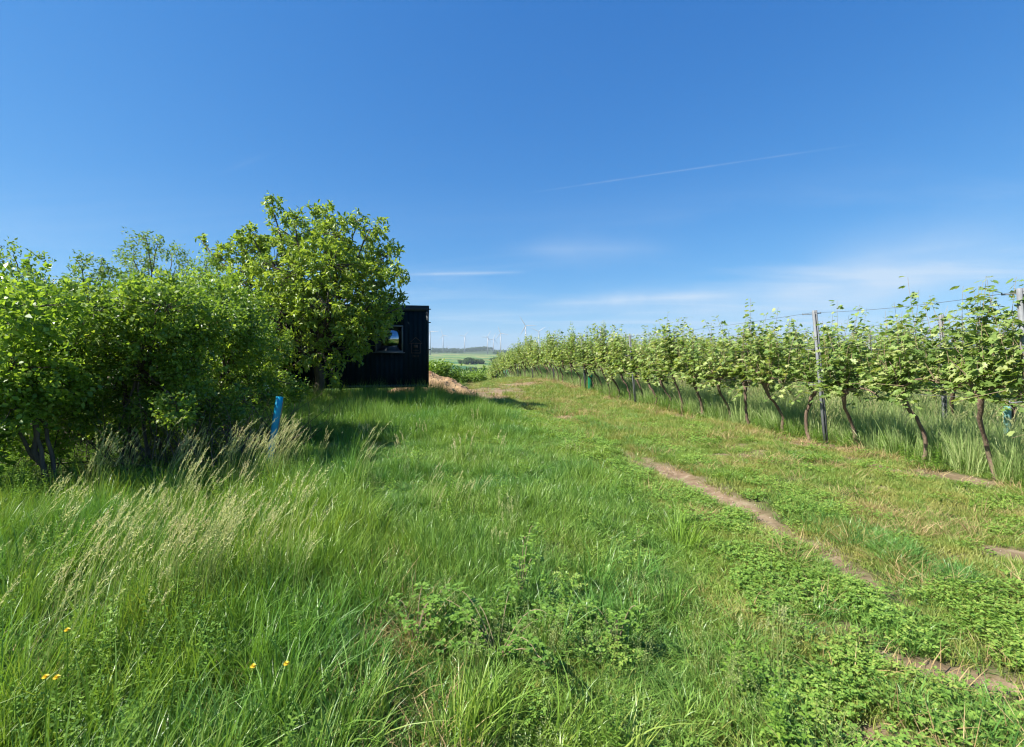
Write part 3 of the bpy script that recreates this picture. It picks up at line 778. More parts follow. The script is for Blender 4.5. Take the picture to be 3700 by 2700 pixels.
def make_tree(name, label, cat, base, lobes, mat, fork, trunk_r, dens, per, L0, L1, wr, kind, spread, group=None, bark=None,
              stems=1, twig_every=5, droop=.15, limb_r=.045, flowers=None):
    base = np.asarray(base, float)
    root = empty(name, base); tag(root, label, cat, group)
    loc = lambda p: np.asarray(p) - base
    w = Geo()
    forks = []
    for s_ in range(stems):
        f = np.asarray(fork, float) + (rs.normal(0, .25, 3) * [1, 1, .3] if s_ else 0)
        b = base + (rs.normal(0, .12, 3) * [1, 1, 0] if s_ else 0)
        c = limb_curve(b - [0, 0, .08], f, 8, 0, .05)
        w.tube(loc(c), np.linspace(trunk_r, trunk_r * .68, 8) * (1 if s_ == 0 else .7), 9, jit=.12, tone=.4); forks.append(f)
    lb = [(np.asarray(c, float), r) for c, r in lobes]
    for c, r in lb:
        f = forks[int(np.argmin([np.linalg.norm(q - c) for q in forks]))]
        cv = limb_curve(f, c + rand_dirs(1)[0] * .1, 9, -.02, .07)
        w.tube(loc(cv), np.linspace(limb_r * (.6 + .5 * min(r, 1)), limb_r * .22, 9), 6, jit=.1, tone=.5)
    P, C = clumps(lb, dens)
    for i in range(0, len(P), twig_every):
        cv = limb_curve(C[i] + (P[i] - C[i]) * .05, P[i], 5, -.05, .08)
        w.tube(loc(cv), np.linspace(limb_r * .22, limb_r * .06, 5), 4, False, tone=.6)
    link("trunk", w.mesh("trunk"), bark or M_BARK, root)
    g = Geo(); foliage(g, P - base, C - base, per, L0, L1, wr, kind, spread, droop)
    cr = link("crown", g.mesh("crown"), mat, root); cr['kind'] = 'stuff'
    if flowers:
        k = rs.choice(len(P), flowers); fp = P[k] + norm(P[k] - C[k]) * .06 - base
        q = Geo(); m = np.repeat(np.arange(len(k)), 12)
        leaves(q, fp[m] + rand_dirs(len(m)) * .05, rand_dirs(len(m)), rand_dirs(len(m)), .018, .018, 'simple')
        fl = link("blossom", q.mesh("blossom"), M_PETW, root); fl['kind'] = 'stuff'
    return root

def lobes_px(lst, D, dj=.5, seed=0):
    r_ = random.Random(seed); out = []
    for t in lst:
        px, py, rp = t[:3]; d = D + (t[3] if len(t) > 3 else r_.uniform(-dj, dj))
        out.append((P3(px, py, d), rp * d / F))
    return out

# the big broad-leaved tree in front of the cabin
WAL = [(990, 748, 50, 0), (1075, 790, 45), (1060, 860, 105), (1170, 770, 62), (1215, 850, 90), (1290, 800, 45, .5), (1350, 830, 60), (920, 850, 55), (880, 920, 85), (1390, 930, 75),
       (1440, 985, 48), (1455, 1075, 28, 0), (1200, 960, 140, -.8), (1180, 930, 130, 1.2), (1040, 990, 140, -1.0), (1000, 960, 120, .9), (900, 1020, 95), (800, 945, 45), (735, 865, 20, 0), (790, 905, 22),
       (1330, 1040, 110, -.3), (1320, 960, 100, 1.0), (1180, 1100, 140, -1.3), (1030, 1140, 130, -1.0), (1400, 1090, 62), (900, 1150, 110, .3), (1270, 1200, 75, -1.2), (1090, 1265, 85, -1.3), (960, 1270, 95, -.3),
       (840, 1080, 80, .4), (1360, 1170, 65, -.8), (1340, 1100, 85, -.6), (1300, 1170, 85, -1.0), (1285, 1265, 55, -1.0), (1210, 1370, 40, -1.0), (1210, 1310, 48, -1.2), (1010, 1350, 60, -.6), (880, 1290, 80, .2), (1150, 1220, 90, .6), (1100, 1080, 120, 1.4), (1240, 1070, 110, 1.1), (1440, 1120, 30, -.5)]
base = np.array([-5.9, 14.0, g1(-5.9, 14.0)])
make_tree("walnut_tree", "big round-crowned broad-leaved tree standing in front of the dark cabin", "tree", base, lobes_px(WAL, 13.9, .5, 1), M_WALNUT,
          P3(1140, 1265, 14.0), .17, 84, 17, .10, .165, .44, 'oval', .12, twig_every=3, limb_r=.07, droop=.35)

# hedge of shrubs on the left, near to far
SH = [
 ("hawthorn_bush", "bright green bush filling the left edge of the picture", 5.4, (130, 1480), M_SHRUB2, 1150, .045, .07, 0, 'broad',
  [(-120, 1150, 230), (40, 1120, 200), (-60, 1330, 220), (90, 1330, 170), (160, 1180, 150), (-140, 1500, 150), (40, 1480, 120), (200, 1390, 110), (-60, 1640, 90), (10, 1580, 70)], 13),
 ("hawthorn_bush", "hawthorn bush with a dark forked stem and a few white blossoms", 6.6, (440, 1400), M_SHRUB, 1250, .04, .062, 26, 'broad',
  [(330, 1130, 150), (470, 1080, 130), (600, 1110, 150), (560, 1240, 160), (330, 1290, 150), (260, 1180, 120), (690, 1190, 120), (440, 1420, 120), (620, 1380, 130), (700, 1330, 110), (520, 1480, 80), (250, 1420, 100), (340, 1520, 60), (640, 1460, 80), (420, 1560, 50)], 13),
 ("hawthorn_bush", "dense leafy bush between the forked hawthorn and the big tree", 8.2, (800, 1450), M_SHRUB, 1000, .042, .065, 4, 'broad',
  [(790, 1110, 120), (740, 1230, 140), (860, 1260, 130), (780, 1370, 130), (900, 1390, 95), (690, 1420, 100), (960, 1420, 70), (850, 1180, 100)], 13),
]
for (nm, lab, D, bp, mat, dens, l0, l1, fl, k, lst, per) in SH:
    lb = lobes_px(lst, D, .75, int(D * 10))
    lb += [(c + np.array([rs.uniform(-.3, .3), .9, rs.uniform(-.2, .1)]), r * .95) for c, r in lb[::2]]
    bx = (bp[0] - PX0) * D / F; b = np.array([bx, D + .2, g1(bx, D + .2)])
    make_tree(nm, lab, "bush", b, lb, mat, P3(bp[0], bp[1] - 90, D + .2), .034, dens / 4.6, per + 14, l0 * .95, l1 * 1.25, .62, 'simple', .12, "hedge of bushes on the left", stems=4,
              twig_every=6, limb_r=.03, flowers=fl or None)

BK = [
 ("young_ash_tree", "slender feathery tree whose top rises highest above the hedge", 11.5, (540, 1350), M_FEATH,
  [(520, 860, 55, 0), (470, 890, 40), (585, 885, 42), (530, 940, 75), (630, 920, 55), (470, 980, 70), (640, 990, 70), (560, 1040, 100), (680, 960, 30), (440, 930, 28)], .028, 90),
 ("young_ash_tree", "feathery young tree in the middle of the left hedge, lower than its neighbour", 10.5, (330, 1350), M_FEATH,
  [(300, 940, 42), (350, 935, 32), (385, 965, 45), (310, 1010, 75), (400, 1030, 70), (250, 1000, 40), (340, 1100, 100)], .028, 90),
 ("young_ash_tree", "thin wind-blown tree at the far left above the bright bush", 9.0, (100, 1350), M_FEATH,
  [(130, 925, 26), (60, 940, 36), (115, 970, 40), (10, 890, 48), (60, 1010, 60), (170, 1010, 60), (-60, 940, 90), (110, 1080, 100), (0, 1060, 110), (-120, 1060, 120), (200, 1070, 70)], .028, 90),
 ("elder_bush", "light green bush rising between the hedge and the big tree", 11.0, (760, 1380), M_SHRUB2,
  [(740, 980, 80), (700, 1060, 90), (800, 1040, 80), (660, 1050, 60), (770, 1130, 110), (690, 1170, 100), (840, 1010, 45)], .03, 95),
 ("elder_bush", "low dark bush filling the shade at the foot of the hedge", 8.0, (300, 1500), M_SHRUB,
  [(-100, 1620, 90), (60, 1630, 90), (200, 1600, 90), (330, 1590, 90), (460, 1570, 90), (600, 1560, 80), (740, 1540, 80), (-250, 1500, 170), (-100, 1500, 150), (60, 1510, 150), (200, 1500, 140), (340, 1500, 140), (480, 1480, 140), (620, 1480, 130), (760, 1470, 110), (-200, 1300, 200), (0, 1330, 180), (150, 1350, 150), (880, 1450, 80)], .03, 95),
 ("elder_bush", "dark bush between the hedge and the foot of the big tree", 13.2, (900, 1400), M_SHRUB,
  [(820, 1330, 110), (940, 1350, 100), (1020, 1400, 60), (880, 1410, 80), (760, 1400, 90), (960, 1260, 80), (860, 1230, 90)], .03, 95),
 ("elder_bush", "shadowy green bush behind the forked hawthorn", 9.6, (450, 1420), M_SHRUB,
  [(420, 1110, 120), (520, 1090, 110), (610, 1120, 110), (360, 1210, 130), (480, 1250, 150), (600, 1260, 140), (220, 1130, 110), (120, 1200, 140), (240, 1290, 140)], .03, 95),
]
for (nm, lab, D, bp, mat, lst, lr, dens) in BK:
    bx = (bp[0] - PX0) * D / F; b = np.array([bx, D, g1(bx, D)])
    make_tree(nm, lab, "tree" if "tree" in nm else "bush", b, lobes_px(lst, D, .8, int(D * 7)), mat, P3(bp[0], bp[1] - 120, D), .06, dens * (2.4 if 'bush' in nm else 1.25), 16, .06, .10, .40, 'simple', .13,
              "trees and bushes behind the hedge", stems=2, twig_every=3, limb_r=lr)

# dry twigs in the dark hollow under the hedge: one tangle
def hollow():
    g = Geo()
    for i in range(260):
        x0 = rs.uniform(-7.0, -3.6); y0 = rs.uniform(6.0, 9); z0 = g1(x0, y0) + rs.uniform(0, .15)
        h = rs.uniform(.3, 1.1); d = rs.normal(0, .5, 2)
        g.tube(limb_curve([x0, y0, z0], [x0 + d[0], y0 + d[1], z0 + h], 6, rs.uniform(-.1, .2), .12), np.linspace(rs.uniform(.004, .012), .002, 6), 4, False, tone=rs.uniform())
    o = link("dry_undergrowth", g.mesh("dry_undergrowth"), M_TWIG)
    tag(o, "tangle of bare dry twigs in the dark hollow under the hedge", "undergrowth", kind='stuff')
hollow()

# ============================================================ the dark cabin
def cabin():
    M_CLAD = plain_mat("dark_cladding", (.004, .014, .021), (.007, .021, .030), .75, 3.0, bump=.15, bscale=60, spec=.12, stretch=(1, 1, .1))
    M_TRIM = plain_mat("dark_trim", (.006, .012, .017), (.010, .018, .024), .5, 5)
    M_SIGN = plain_mat("rusty_emblem", (.055, .035, .028), (.085, .055, .042), .8, 12)
    M_FRAME = plain_mat("window_frame_grey", (.09, .10, .11), (.13, .14, .15), .5, 6)
    m, nt, N, L, out = nodes_of("window_glass")
    gl = N.new('ShaderNodeBsdfPrincipled'); gl.inputs['Base Color'].default_value = (.34, .38, .42, 1); gl.inputs['Metallic'].default_value = 1
    gl.inputs['Roughness'].default_value = .02
    L.new(gl.outputs[0], out.inputs[0]); M_GLASS = m
    X0, X1, Y0, Y1 = -8.77, -2.71, 15.2, 17.64
    Z0 = EYE - 112 * 15.2 / F; Z1 = EYE + 177 * 15.2 / F
    gzc = g1(-5.5, 16.2)
    root = empty("dark_cabin", (X1, Y0, gzc), radians(10.3)); tag(root, "dark navy wooden cabin on stilts half hidden behind the big tree", "cabin")
    loc = lambda x, y, z: (x - X1, y - Y0, z - gzc)
    g = Geo(); g.box(loc((X0 + X1) / 2, (Y0 + Y1) / 2, (Z0 + Z1) / 2), (X1 - X0 - .06, Y1 - Y0 - .06, Z1 - Z0 - .06)); link("wall", g.mesh("wall"), M_TRIM, root)
    wx0, wx1 = X1 - 1.617, X1 - .847; wz0, wz1 = EYE + 17 * 15.2 / F, EYE + 102 * 15.2 / F
    pw = .148
    def plank_mesh(h, key={}):
        k = round(h, 3)
        if k not in key:
            q = Geo(); q.box((0, 0, h / 2), (pw - .012, .026, h)); q.box((pw / 2 - .006, -.008, h / 2), (.024, .024, h))
            key[k] = q.mesh("plank"); key[k].materials.append(M_CLAD)
        return key[k]
    n = int((X1 - X0) / pw)
    top, bot = Z1 - .16, Z0 + .06
    for i in range(n):
        x = X0 + .06 + (i + .5) * (X1 - X0 - .12) / n
        dy = rs.uniform(-.002, .002)
        if wx0 - .08 < x < wx1 + .08:
            link("plank", plank_mesh(wz0 - .05 - bot), None, root, loc(x, Y0 + .012 + dy, bot)); link("plank", plank_mesh(top - wz1 - .05), None, root, loc(x, Y0 + .012 + dy, wz1 + .05))
        else: link("plank", plank_mesh(top - bot), None, root, loc(x, Y0 + .012 + dy, bot))
    for i in range(16):
        y = Y0 + .10 + (i + .5) * (Y1 - Y0 - .2) / 16
        o = link("plank", plank_mesh(top - bot), None, root, loc(X1 - .012, y, bot), (0, 0, pi / 2))
    for (nm, c, s) in (("fascia", ((X0 + X1) / 2, Y0 + .004, Z1 - .08), (X1 - X0, .06, .15)), ("fascia", (X1 - .004, (Y0 + Y1) / 2 + .03, Z1 - .08), (.06, Y1 - Y0 - .06, .15)),
                       ("roof", ((X0 + X1) / 2, (Y0 + Y1) / 2, Z1 + .012), (X1 - X0 + .05, Y1 - Y0 + .05, .03)), ("corner_post", (X1 - .02, Y0 - .0, (Z0 + Z1) / 2 - .05), (.07, .07, Z1 - Z0 - .12)),
                       ("sill_beam", ((X0 + X1) / 2, Y0 + .006, Z0 + .02), (X1 - X0 - .02, .07, .09))):
        q = Geo(); q.box(loc(*c), s); link(nm, q.mesh(nm), M_TRIM, root)
    # window: frame > pane, sill
    f = Geo(); t = .05; yb = Y0 - .018
    for c, s in ((((wx0 + wx1) / 2, yb, wz1 + t / 2), (wx1 - wx0 + 2 * t, .07, t)), (((wx0 + wx1) / 2, yb, wz0 - t / 2), (wx1 - wx0 + 2 * t, .07, t)),
                 ((wx0 - t / 2, yb, (wz0 + wz1) / 2), (t, .068, wz1 - wz0)), ((wx1 + t / 2, yb, (wz0 + wz1) / 2), (t, .068, wz1 - wz0))): f.box(loc(*c), s)
    wf = link("window", f.mesh("window"), M_FRAME, root)
    q = Geo(); q.box(loc((wx0 + wx1) / 2, yb + .004, (wz0 + wz1) / 2), (wx1 - wx0 - .002, .02, wz1 - wz0 - .002)); link("pane", q.mesh("pane"), M_GLASS, wf)
    q = Geo(); q.box(loc((wx0 + wx1) / 2, yb - .05, wz0 - t - .012), (wx1 - wx0 + .22, .12, .022)); link("sill", q.mesh("sill"), M_FRAME, wf)
    # little gabled emblem with a row of small characters below
    e = Geo(); cx = X1 - .40; s1 = 15.2 / F; ye = Y0 - .022
    def bar(x0, z0, x1, z1, w=.018):
        a, b = np.array([x0, z0]), np.array([x1, z1]); L_ = np.linalg.norm(b - a); th = atan2(b[1] - a[1], b[0] - a[0])
        R = np.array([[cos(th), 0, -sin(th)], [0, 1, 0], [sin(th), 0, cos(th)]])
        e.box(loc((x0 + x1) / 2, ye, (z0 + z1) / 2), (L_ + w * .5, .012, w), R)
    zt = lambda py: EYE + (HY - py) * s1
    bar(cx - .14, zt(1240), cx - .14, zt(1276)); bar(cx + .14, zt(1240), cx + .14, zt(1276)); bar(cx - .14, zt(1276), cx + .14, zt(1276))
    bar(cx - .20, zt(1241), cx + .20, zt(1241)); bar(cx - .17, zt(1237), cx, zt(1220)); bar(cx + .17, zt(1237), cx, zt(1220))
    e.box(loc(cx - .0, ye, zt(1252)), (.13, .012, .10)); bar(cx - .09, zt(1266), cx + .09, zt(1266), .012)
    link("emblem", e.mesh("emblem"), M_SIGN, root)
    e2 = Geo()
    for k in range(5):
        x = cx - .085 + k * .042
        e2.box(loc(x, ye, zt(1287)), (.010, .012, .075))
        if k in (0, 1, 3): e2.box(loc(x + .012, ye, zt(1287) + (.03, -.02, 0, .0, 0)[k]), (.018, .0115, .012))
    link("lettering", e2.mesh("lettering"), M_SIGN, root)
    for x in (X0 + .5, X0 + 2.2, X0 + 4.1, X1 - .35):
        for y in (Y0 + .3, Y1 - .3):
            zb = g1(x, y) - .2; q = Geo(); q.box(loc(x, y, (zb + Z0) / 2), (.22, .22, Z0 - zb)); link("stilt", q.mesh("stilt"), M_TRIM, root)
    for py in (1117, 1165, 1263):
        q = Geo(); q.box(loc(X1 + .04, Y0 + .06, zt(py)), (.08, .05, .03)); link("hinge", q.mesh("hinge"), M_TRIM, root)
cabin()

# ============================================================ heap of soil beside the cabin, clods and stones
M_HEAP = plain_mat("loose_soil", (.13, .06, .025), (.48, .32, .16), .95, 1.3, bump=1.0, bscale=12)
M_CLOD = plain_mat("soil_clods", (.22, .13, .07), (.48, .36, .22), .95, 5, bump=.6, bscale=20)
M_STONE = plain_mat("pale_stones", (.22, .17, .12), (.45, .38, .29), .9, 6, bump=.4)
def heap():
    cx, cy = -3.5, 20.4
    n = 90; u = np.linspace(-1, 1, n); U, W = np.meshgrid(u, u)
    x, y = cx + U * 2.05, cy + W * 2.5
    prof = np.maximum(0, 1 - np.hypot(U * (1 + .12 * W), W)) ** .85
    h = 1.02 * prof * (1 + .22 * fbm(x, y, 1.3, 4, 3)) + .10 * fbm(x, y, 3.5, 4, 13) * sstep(0, .25, prof) - .03
    V = np.stack([x - cx, y - cy, gz(x, y) + h - g1(cx, cy)], -1).reshape(-1, 3)
    i = np.arange(n - 1)[:, None] * n; j = np.arange(n - 1)[None]
    Q = np.stack([i + j, i + j + 1, i + j + n + 1, i + j + n], -1).reshape(-1, 4)
    root = empty("soil_heap", (cx, cy, g1(cx, cy))); tag(root, "heap of freshly dug sandy brown earth beside the cabin", "earth heap")
    link("mound", mesh_np("mound", V, [Q]), M_HEAP, root)
    return cx, cy
def rock(g, c, r):
    d = norm(np.array([[x, y, z] for x in (-1, 0, 1) for y in (-1, 0, 1) for z in (-1, 0, 1) if (x, y, z) != (0, 0, 0)], float))
    import itertools
    me = bmesh.new()
    for v in d * r * rs.uniform(.7, 1.15, (len(d), 1)) * np.array([1, .8, .6]): me.verts.new(v)
    res = bmesh.ops.convex_hull(me, input=me.verts); me.verts.ensure_lookup_table()
    bmesh.ops.delete(me, geom=[v for v in me.verts if not v.link_faces], context='VERTS'); me.verts.index_update()
    V = np.array([v.co[:] for v in me.verts]); T = [[v.index for v in f.verts] for f in me.faces]; me.free()
    g.add(V + c, [T], rs.uniform())
import bmesh
heap()
def rocks(nm): 
    out = []
    for i in range(4):
        g = Geo(); rock(g, np.zeros(3), 1.0); out.append(g.mesh(nm))
    return out
RK = rocks("clod")
n = 420; a = rs.uniform(0, 2 * pi, n); r = np.sqrt(rs.uniform(.0, 1, n))
x = -3.5 + r * np.cos(a) * 2.1; y = 20.2 + r * np.sin(a) * 2.5
pr = np.maximum(0, 1 - np.hypot((x + 3.5) / 2.05, (y - 20.4) / 2.5)) ** .85
z = gz(x, y) + 1.0 * pr * (1 + .22 * fbm(x, y, 1.3, 4, 3)) + .10 * fbm(x, y, 3.5, 4, 13) * sstep(0, .25, pr) - .02
s = rs.uniform(.015, .07, n)
scatter("earth_clods", "loose clods lying over the soil heap", "clods", RK, M_CLOD, np.stack([x, y, z], -1), rs.uniform(0, 6, (n, 3)), np.stack([s] * 3, -1), rs.randint(0, 4, n))
RK2 = rocks("stone")
x, y = pts_in_view(70, 1.5, 14)
k = rs.uniform(0, 1, len(x)) < np.clip(soil_mask(x, y) * .9 + .03 * (zone(x, y) == 1), 0, 1); x, y = x[k], y[k]; n = len(x)
s = rs.uniform(.003, .012, n) * (1 + (rs.uniform(0, 1, n) > .97) * 1.2)
scatter("small_stones", "small pale stones and crumbs of earth in the bare rut", "stones", RK2, M_STONE, np.stack([x, y, gz(x, y) + s * .3], -1), rs.uniform(0, 6, (n, 3)), np.stack([s] * 3, -1), rs.randint(0, 4, n))

# ============================================================ vineyard
def vine_parts(i):
    """trunk, canes, foliage of a vine; x across the row, y along it"""
    rr = random.Random(100 + i)
    H = rr.uniform(.84, 1.08)
    off = rr.uniform(-.34, .02)
    k1, k2 = rr.uniform(-.02, .13), rr.uniform(-.12, .12)
    ts = np.linspace(0, 1, 12)
    tr = np.stack([off * ts ** 1.2 + k1 * np.sin(ts * pi * 1.6) , k2 * np.sin(ts * 4), -.05 + (H + .05) * ts], -1)
    tr[1:-1] += rs.normal(0, .008, (10, 3))
    w = Geo(); w.tube(tr, np.interp(ts, [0, .1, .6, .92, 1], [.036, .029, .024, .034, .042]) * rr.uniform(.85, 1.2), 9, jit=.18)
    head = tr[-1]
    w.tube(np.array([head + [0, -.07, -.03], head + [0, -.02, .02], head + [0, .02, .04], head + [-.01, .08, .02]]), [.022, .055, .048, .025], 8, jit=.3)
    for q in range(2):
        e = np.array([rr.uniform(-.1, .1), rr.uniform(-.12, .12), rr.uniform(.06, .14)]); w.tube(np.array([head, head + e * .6, head + e]), [.02, .015, .010], 6, jit=.2)
    heads = []
    for sgn in (-1, 1):
        L_ = rr.uniform(.3, .62); t = np.linspace(0, 1, 8)
        arm = head + np.stack([rs.normal(0, .01, 8) + .0 * t, sgn * L_ * t, .10 * np.sin(t * pi) + rr.uniform(-.05, .14) * t], -1)
        w.tube(arm, np.linspace(.020, .009, 8), 7, jit=.15); heads.append(arm)
    for q in range(3):
        t = np.linspace(0, 1, 6); a = rr.uniform(0, 2 * pi); e = np.array([.25 * cos(a), .35 * sin(a), rr.uniform(.3, .55)])
        w.tube(head + t[:, None] * e + rs.normal(0, .008, (6, 3)), np.linspace(.012, .004, 6), 5)
    trunk = w.mesh("trunk")
    c = Geo(); g = Geo()
    ns = rr.randint(28, 44); top_bias = rr.uniform(0, 1); tall = rr.uniform(.02, .36)
    for s_ in range(ns):
        arm = heads[s_ % 2]; p = arm[rr.randint(0, 7)] if rr.random() < .8 else head
        up = rr.uniform(.45, 1.0) + tall + (.42 * rr.random() if rr.random() < .22 + .2 * top_bias else 0)
        if rr.random() < .25: up = rr.uniform(.05, .45)
        dx, dy = rr.gauss(0, .19), rr.gauss(0, .27); dd = 0.0
        if rr.random() < .22: up = rr.uniform(-.34, .12); dx *= 1.7
        t = np.linspace(0, 1, 10)
        sh = p + np.stack([dx * t + .04 * np.sin(t * 5 + s_), dy * t + .04 * np.cos(t * 4 + s_), up * t - .05 * t ** 3], -1)
        c.tube(sh, np.linspace(.0042, .0018, 10), 4, False, tone=.5)
        m = int(9 + 15 * abs(up)); tt = rs.uniform(.06, 1.0, m)
        pos = np.stack([np.interp(tt, t, sh[:, q]) for q in range(3)], -1)
        az = rs.uniform(0, 2 * pi, m); out = np.stack([np.cos(az), np.sin(az), rs.uniform(-.2, .5, m)], -1)
        pos = pos + out * .045
        ax = norm(out + np.array([0, 0, -.35]) + rand_dirs(m) * .3)
        nr = norm(np.array([-.25, 0, .75]) + out * .35 + rand_dirs(m) * .55)
        ln = rs.uniform(.065, .135, m) * (1.1 - .42 * tt)
        leaves(g, pos, ax, nr, ln, ln * 1.0, 'lobed')
    return trunk, c.mesh("shoots"), g.mesh("foliage")
VP = [vine_parts(i) for i in range(14)]
ANG = atan2(-ROWS, 1)      # rotation that lays local +y along the row
ORD = ["first", "second", "third", "fourth", "fifth", "sixth", "seventh", "eighth", "ninth", "tenth", "eleventh", "twelfth", "thirteenth", "fourteenth", "fifteenth", "sixteenth", "seventeenth", "eighteenth"]
FRONT_PX = [3545, 3285, 3070, 2905, 2800, 2680, 2600, 2515]
def row_pos(k, D): return float(row_x(D, k)), float(D)
def D_of_px(px, k=0): return (ROW0 + k * 2.84) / ((px - PX0) / F - ROWS)
def place_vine(i, x, y, label, group, sc=1.0):
    t, c, f = VP[i % len(VP)]
    root = empty("grapevine", (x, y, g1(x, y)), ANG + random.uniform(-.08, .08) + (0 if i % 3 else 0)); root.scale = (sc, sc, sc * random.uniform(.95, 1.10))
    tag(root, label, "grapevine", group)
    link("trunk", t, M_VBARK, root); link("shoots", c, M_CANE, root); fo = link("foliage", f, M_VINE, root); fo['kind'] = 'stuff'
    return root
FEAT = {0: "knotty grapevine with a long bare S-shaped trunk, nearest on the right", 1: "thin-stemmed grapevine just left of the knotty nearest one", 2: "straight upright grapevine immediately right of the tall steel post"}
Ds = [D_of_px(p) for p in FRONT_PX]
Ds = [Ds[0] - 1.0] + Ds
while Ds[-1] < 66: Ds.append(Ds[-1] + .96 + random.uniform(-.08, .08))
VAR0 = list(range(14)) * 9; 
for j, D in enumerate(Ds):
    jj = j - 1
    if j == 0: lab = "grapevine cut off by the right edge of the picture, front row"
    elif jj in FEAT: lab = FEAT[jj]
    elif D < 34:
        q = max(i_ for i_, pd in enumerate((8.475, 16.3, 21.5, 27.0)) if D > pd - .01) if D > 8.475 else 0
        cnt = sum(1 for e in Ds if (8.475, 16.3, 21.5, 27.0)[q] < e <= D)
        lab = "%s grapevine past the %s, front row" % (ORD[max(cnt - 1, 0)], ("tall grey steel post", "dark second steel post", "slim third steel post", "fourth steel post")[q])
    elif D < 34: lab = "small grapevine in the front row running away towards the crest"
    else: lab = "tiny distant grapevine of the front row sinking behind the crest"
    place_vine(VAR0[j * 5 % 14], row_pos(0, D)[0] + random.uniform(-.04, .04) + .15, D, lab, "vines of the front row" if jj >= 16 or jj < 0 else "near vines of the front row", (.97 if D < 9 else 1.07 if D < 12 else 1.15) if j else 1)
FRONTPX = [PX0 + F * float(row_x(d)) / d for d in Ds]
seen_labels = {}
def back_label(k, x, D, nth):
    p = PX0 + F * x / D; i_ = sum(1 for q in FRONTPX[1:] if q > p)
    if p > 3700: l = "%s-row grapevine at or beyond the right edge" % nth
    elif i_ < 18: l = "%s-row grapevine showing left of the %s whole front vine from the right" % (nth, ORD[max(i_ - 1, 0)])
    else: l = "%s-row grapevine among the crowded vines near the crest" % nth
    c = seen_labels.get(l, 0); seen_labels[l] = c + 1
    return l if not c or i_ >= 18 or p > 3700 else l.replace("grapevine", "farther grapevine" if c == 1 else "farthest grapevine", 1)
for k in range(1, 6):
    D = 4.0 + k * .2
    while D < (58 if k < 3 else 46):
        x = float(row_x(D, k))
        if x / D < 1.2:
            nth = ["second", "third", "fourth", "fifth", "sixth"][k - 1]
            place_vine(random.randrange(14), x + .15 + random.uniform(-.04, .04), D,
                       back_label(k, x, D, nth) if D < 26 else "far grapevine of the %s row back near the crest" % nth,
                       "vines of the %s row" % nth, random.uniform(1.0, 1.1))
        D += .96 + random.uniform(-.1, .1) + (.25 if k > 3 else 0)

# posts with wire arms
M_POST = plain_mat("weathered_post_steel", (.13, .135, .14), (.22, .23, .24), .7, 9, metal=.1, bump=.1)
def post_parts():
    g = Geo(); H = 2.42; w_, t = .062, .045
    # open steel profile: web and two flanges with lips
    g.box((0, 0, H / 2 - .2), (w_, .006, H + .4)); g.box((-w_ / 2, -t / 2, H / 2 - .2), (.006, t, H + .4)); g.box((w_ / 2, -t / 2 - .001, H / 2 - .2), (.006, t, H + .4))
    g.box((-w_ / 2 + .012, -t, H / 2 - .2), (.02, .005, H + .4)); g.box((w_ / 2 - .012, -t, H / 2 - .2), (.02, .005, H + .4))
    a = Geo(); a.box((-.03, .012, 0), (.34, .010, .014)); a.box((-.20, .012, .012), (.008, .010, .03)); a.box((.14, .012, .012), (.008, .010, .03))
    return g.mesh("shaft"), a.mesh("wire_arm")
SHAFT, ARM = post_parts()
def post(x, y, label, group, lean, arms=(2.36, 1.72, 1.08), h=1.0, mat=None):
    z = g1(x, y); root = empty("trellis_post", (x, y, z)); root.rotation_euler = (random.uniform(-.02, .02), lean, ANG * .3)
    root.scale = (1, 1, h); tag(root, label, "post", group)
    link("shaft", SHAFT, M_POST, root)
    for a in arms: link("wire_arm", ARM, M_POST, root, (0, 0, a))
    return root
tops = {0: []}
LEAN = -.085
PR0 = [(5.55, "steel post at the right edge of the picture"), (8.475, "tall grey steel post in the front row, nearest and most prominent"), (16.3, "dark post in the front row, second along from the tall steel post"),
       (21.5, "slim steel post standing clear of the leaves where the turbines show behind"), (27, None), (32.5, None), (38, None), (44, None), (50, None), (56, None)]
for j, (D, lab) in enumerate(PR0):
    x = float(row_x(D)) + (-.0 if D > 6 else 0)
    post(x + .03, D, lab or "small post lost among the leaves of the front row", "front row posts", LEAN * (1 if D < 25 else .5)); tops[0].append((x, D))
for k in range(1, 6):
    tops[k] = []
    D = {1: 9.1, 2: 8.1, 3: 7.2, 4: 9.0, 5: 8.4}[k]
    while D < 56:
        x = float(row_x(D, k))
        if x / D < 1.3:
            post(x + .03, D, ("%s steel post from the right in the %s vine row" % (ORD[len(tops[k])], ["second", "third", "fourth", "fifth", "sixth"][k - 1])) if D < 30 else "distant post of the %s vine row near the crest" % ["second", "third", "fourth", "fifth", "sixth"][k - 1], "posts of the %s row" % ["second", "third", "fourth", "fifth", "sixth"][k - 1],
                 -.03 + random.uniform(-.02, .02), h=random.uniform(.96, 1.02))
        tops[k].append((x, D)); D += 5.5 + random.uniform(-.1, .1)
for k in range(0, 4):
    for hi, (h, nm) in enumerate(((2.37, "top"), (1.75, "middle"), (1.10, "lowest"))):
        pts = []
        tp = [(float(row_x(2.2, k)), 2.2)] + tops[k]
        for (x0, d0), (x1, d1) in zip(tp[:-1], tp[1:]):
            for t in np.linspace(0, 1, 7)[:-1]:
                x = x0 + (x1 - x0) * t; d = d0 + (d1 - d0) * t
                pts.append([x + (LEAN * h if k == 0 else -.03 * h), d, g1(x0, d0) * (1 - t) + g1(x1, d1) * t + h - .05 * 4 * t * (1 - t)])
        g = Geo(); g.tube(pts, .0030, 4, False)
        o = link("trellis_wire", g.mesh("trellis_wire"), M_WIRE)
        tag(o, "%s steel wire strung along the %s vine row" % (nm, ["front", "second", "third", "fourth"][k]), "wire")

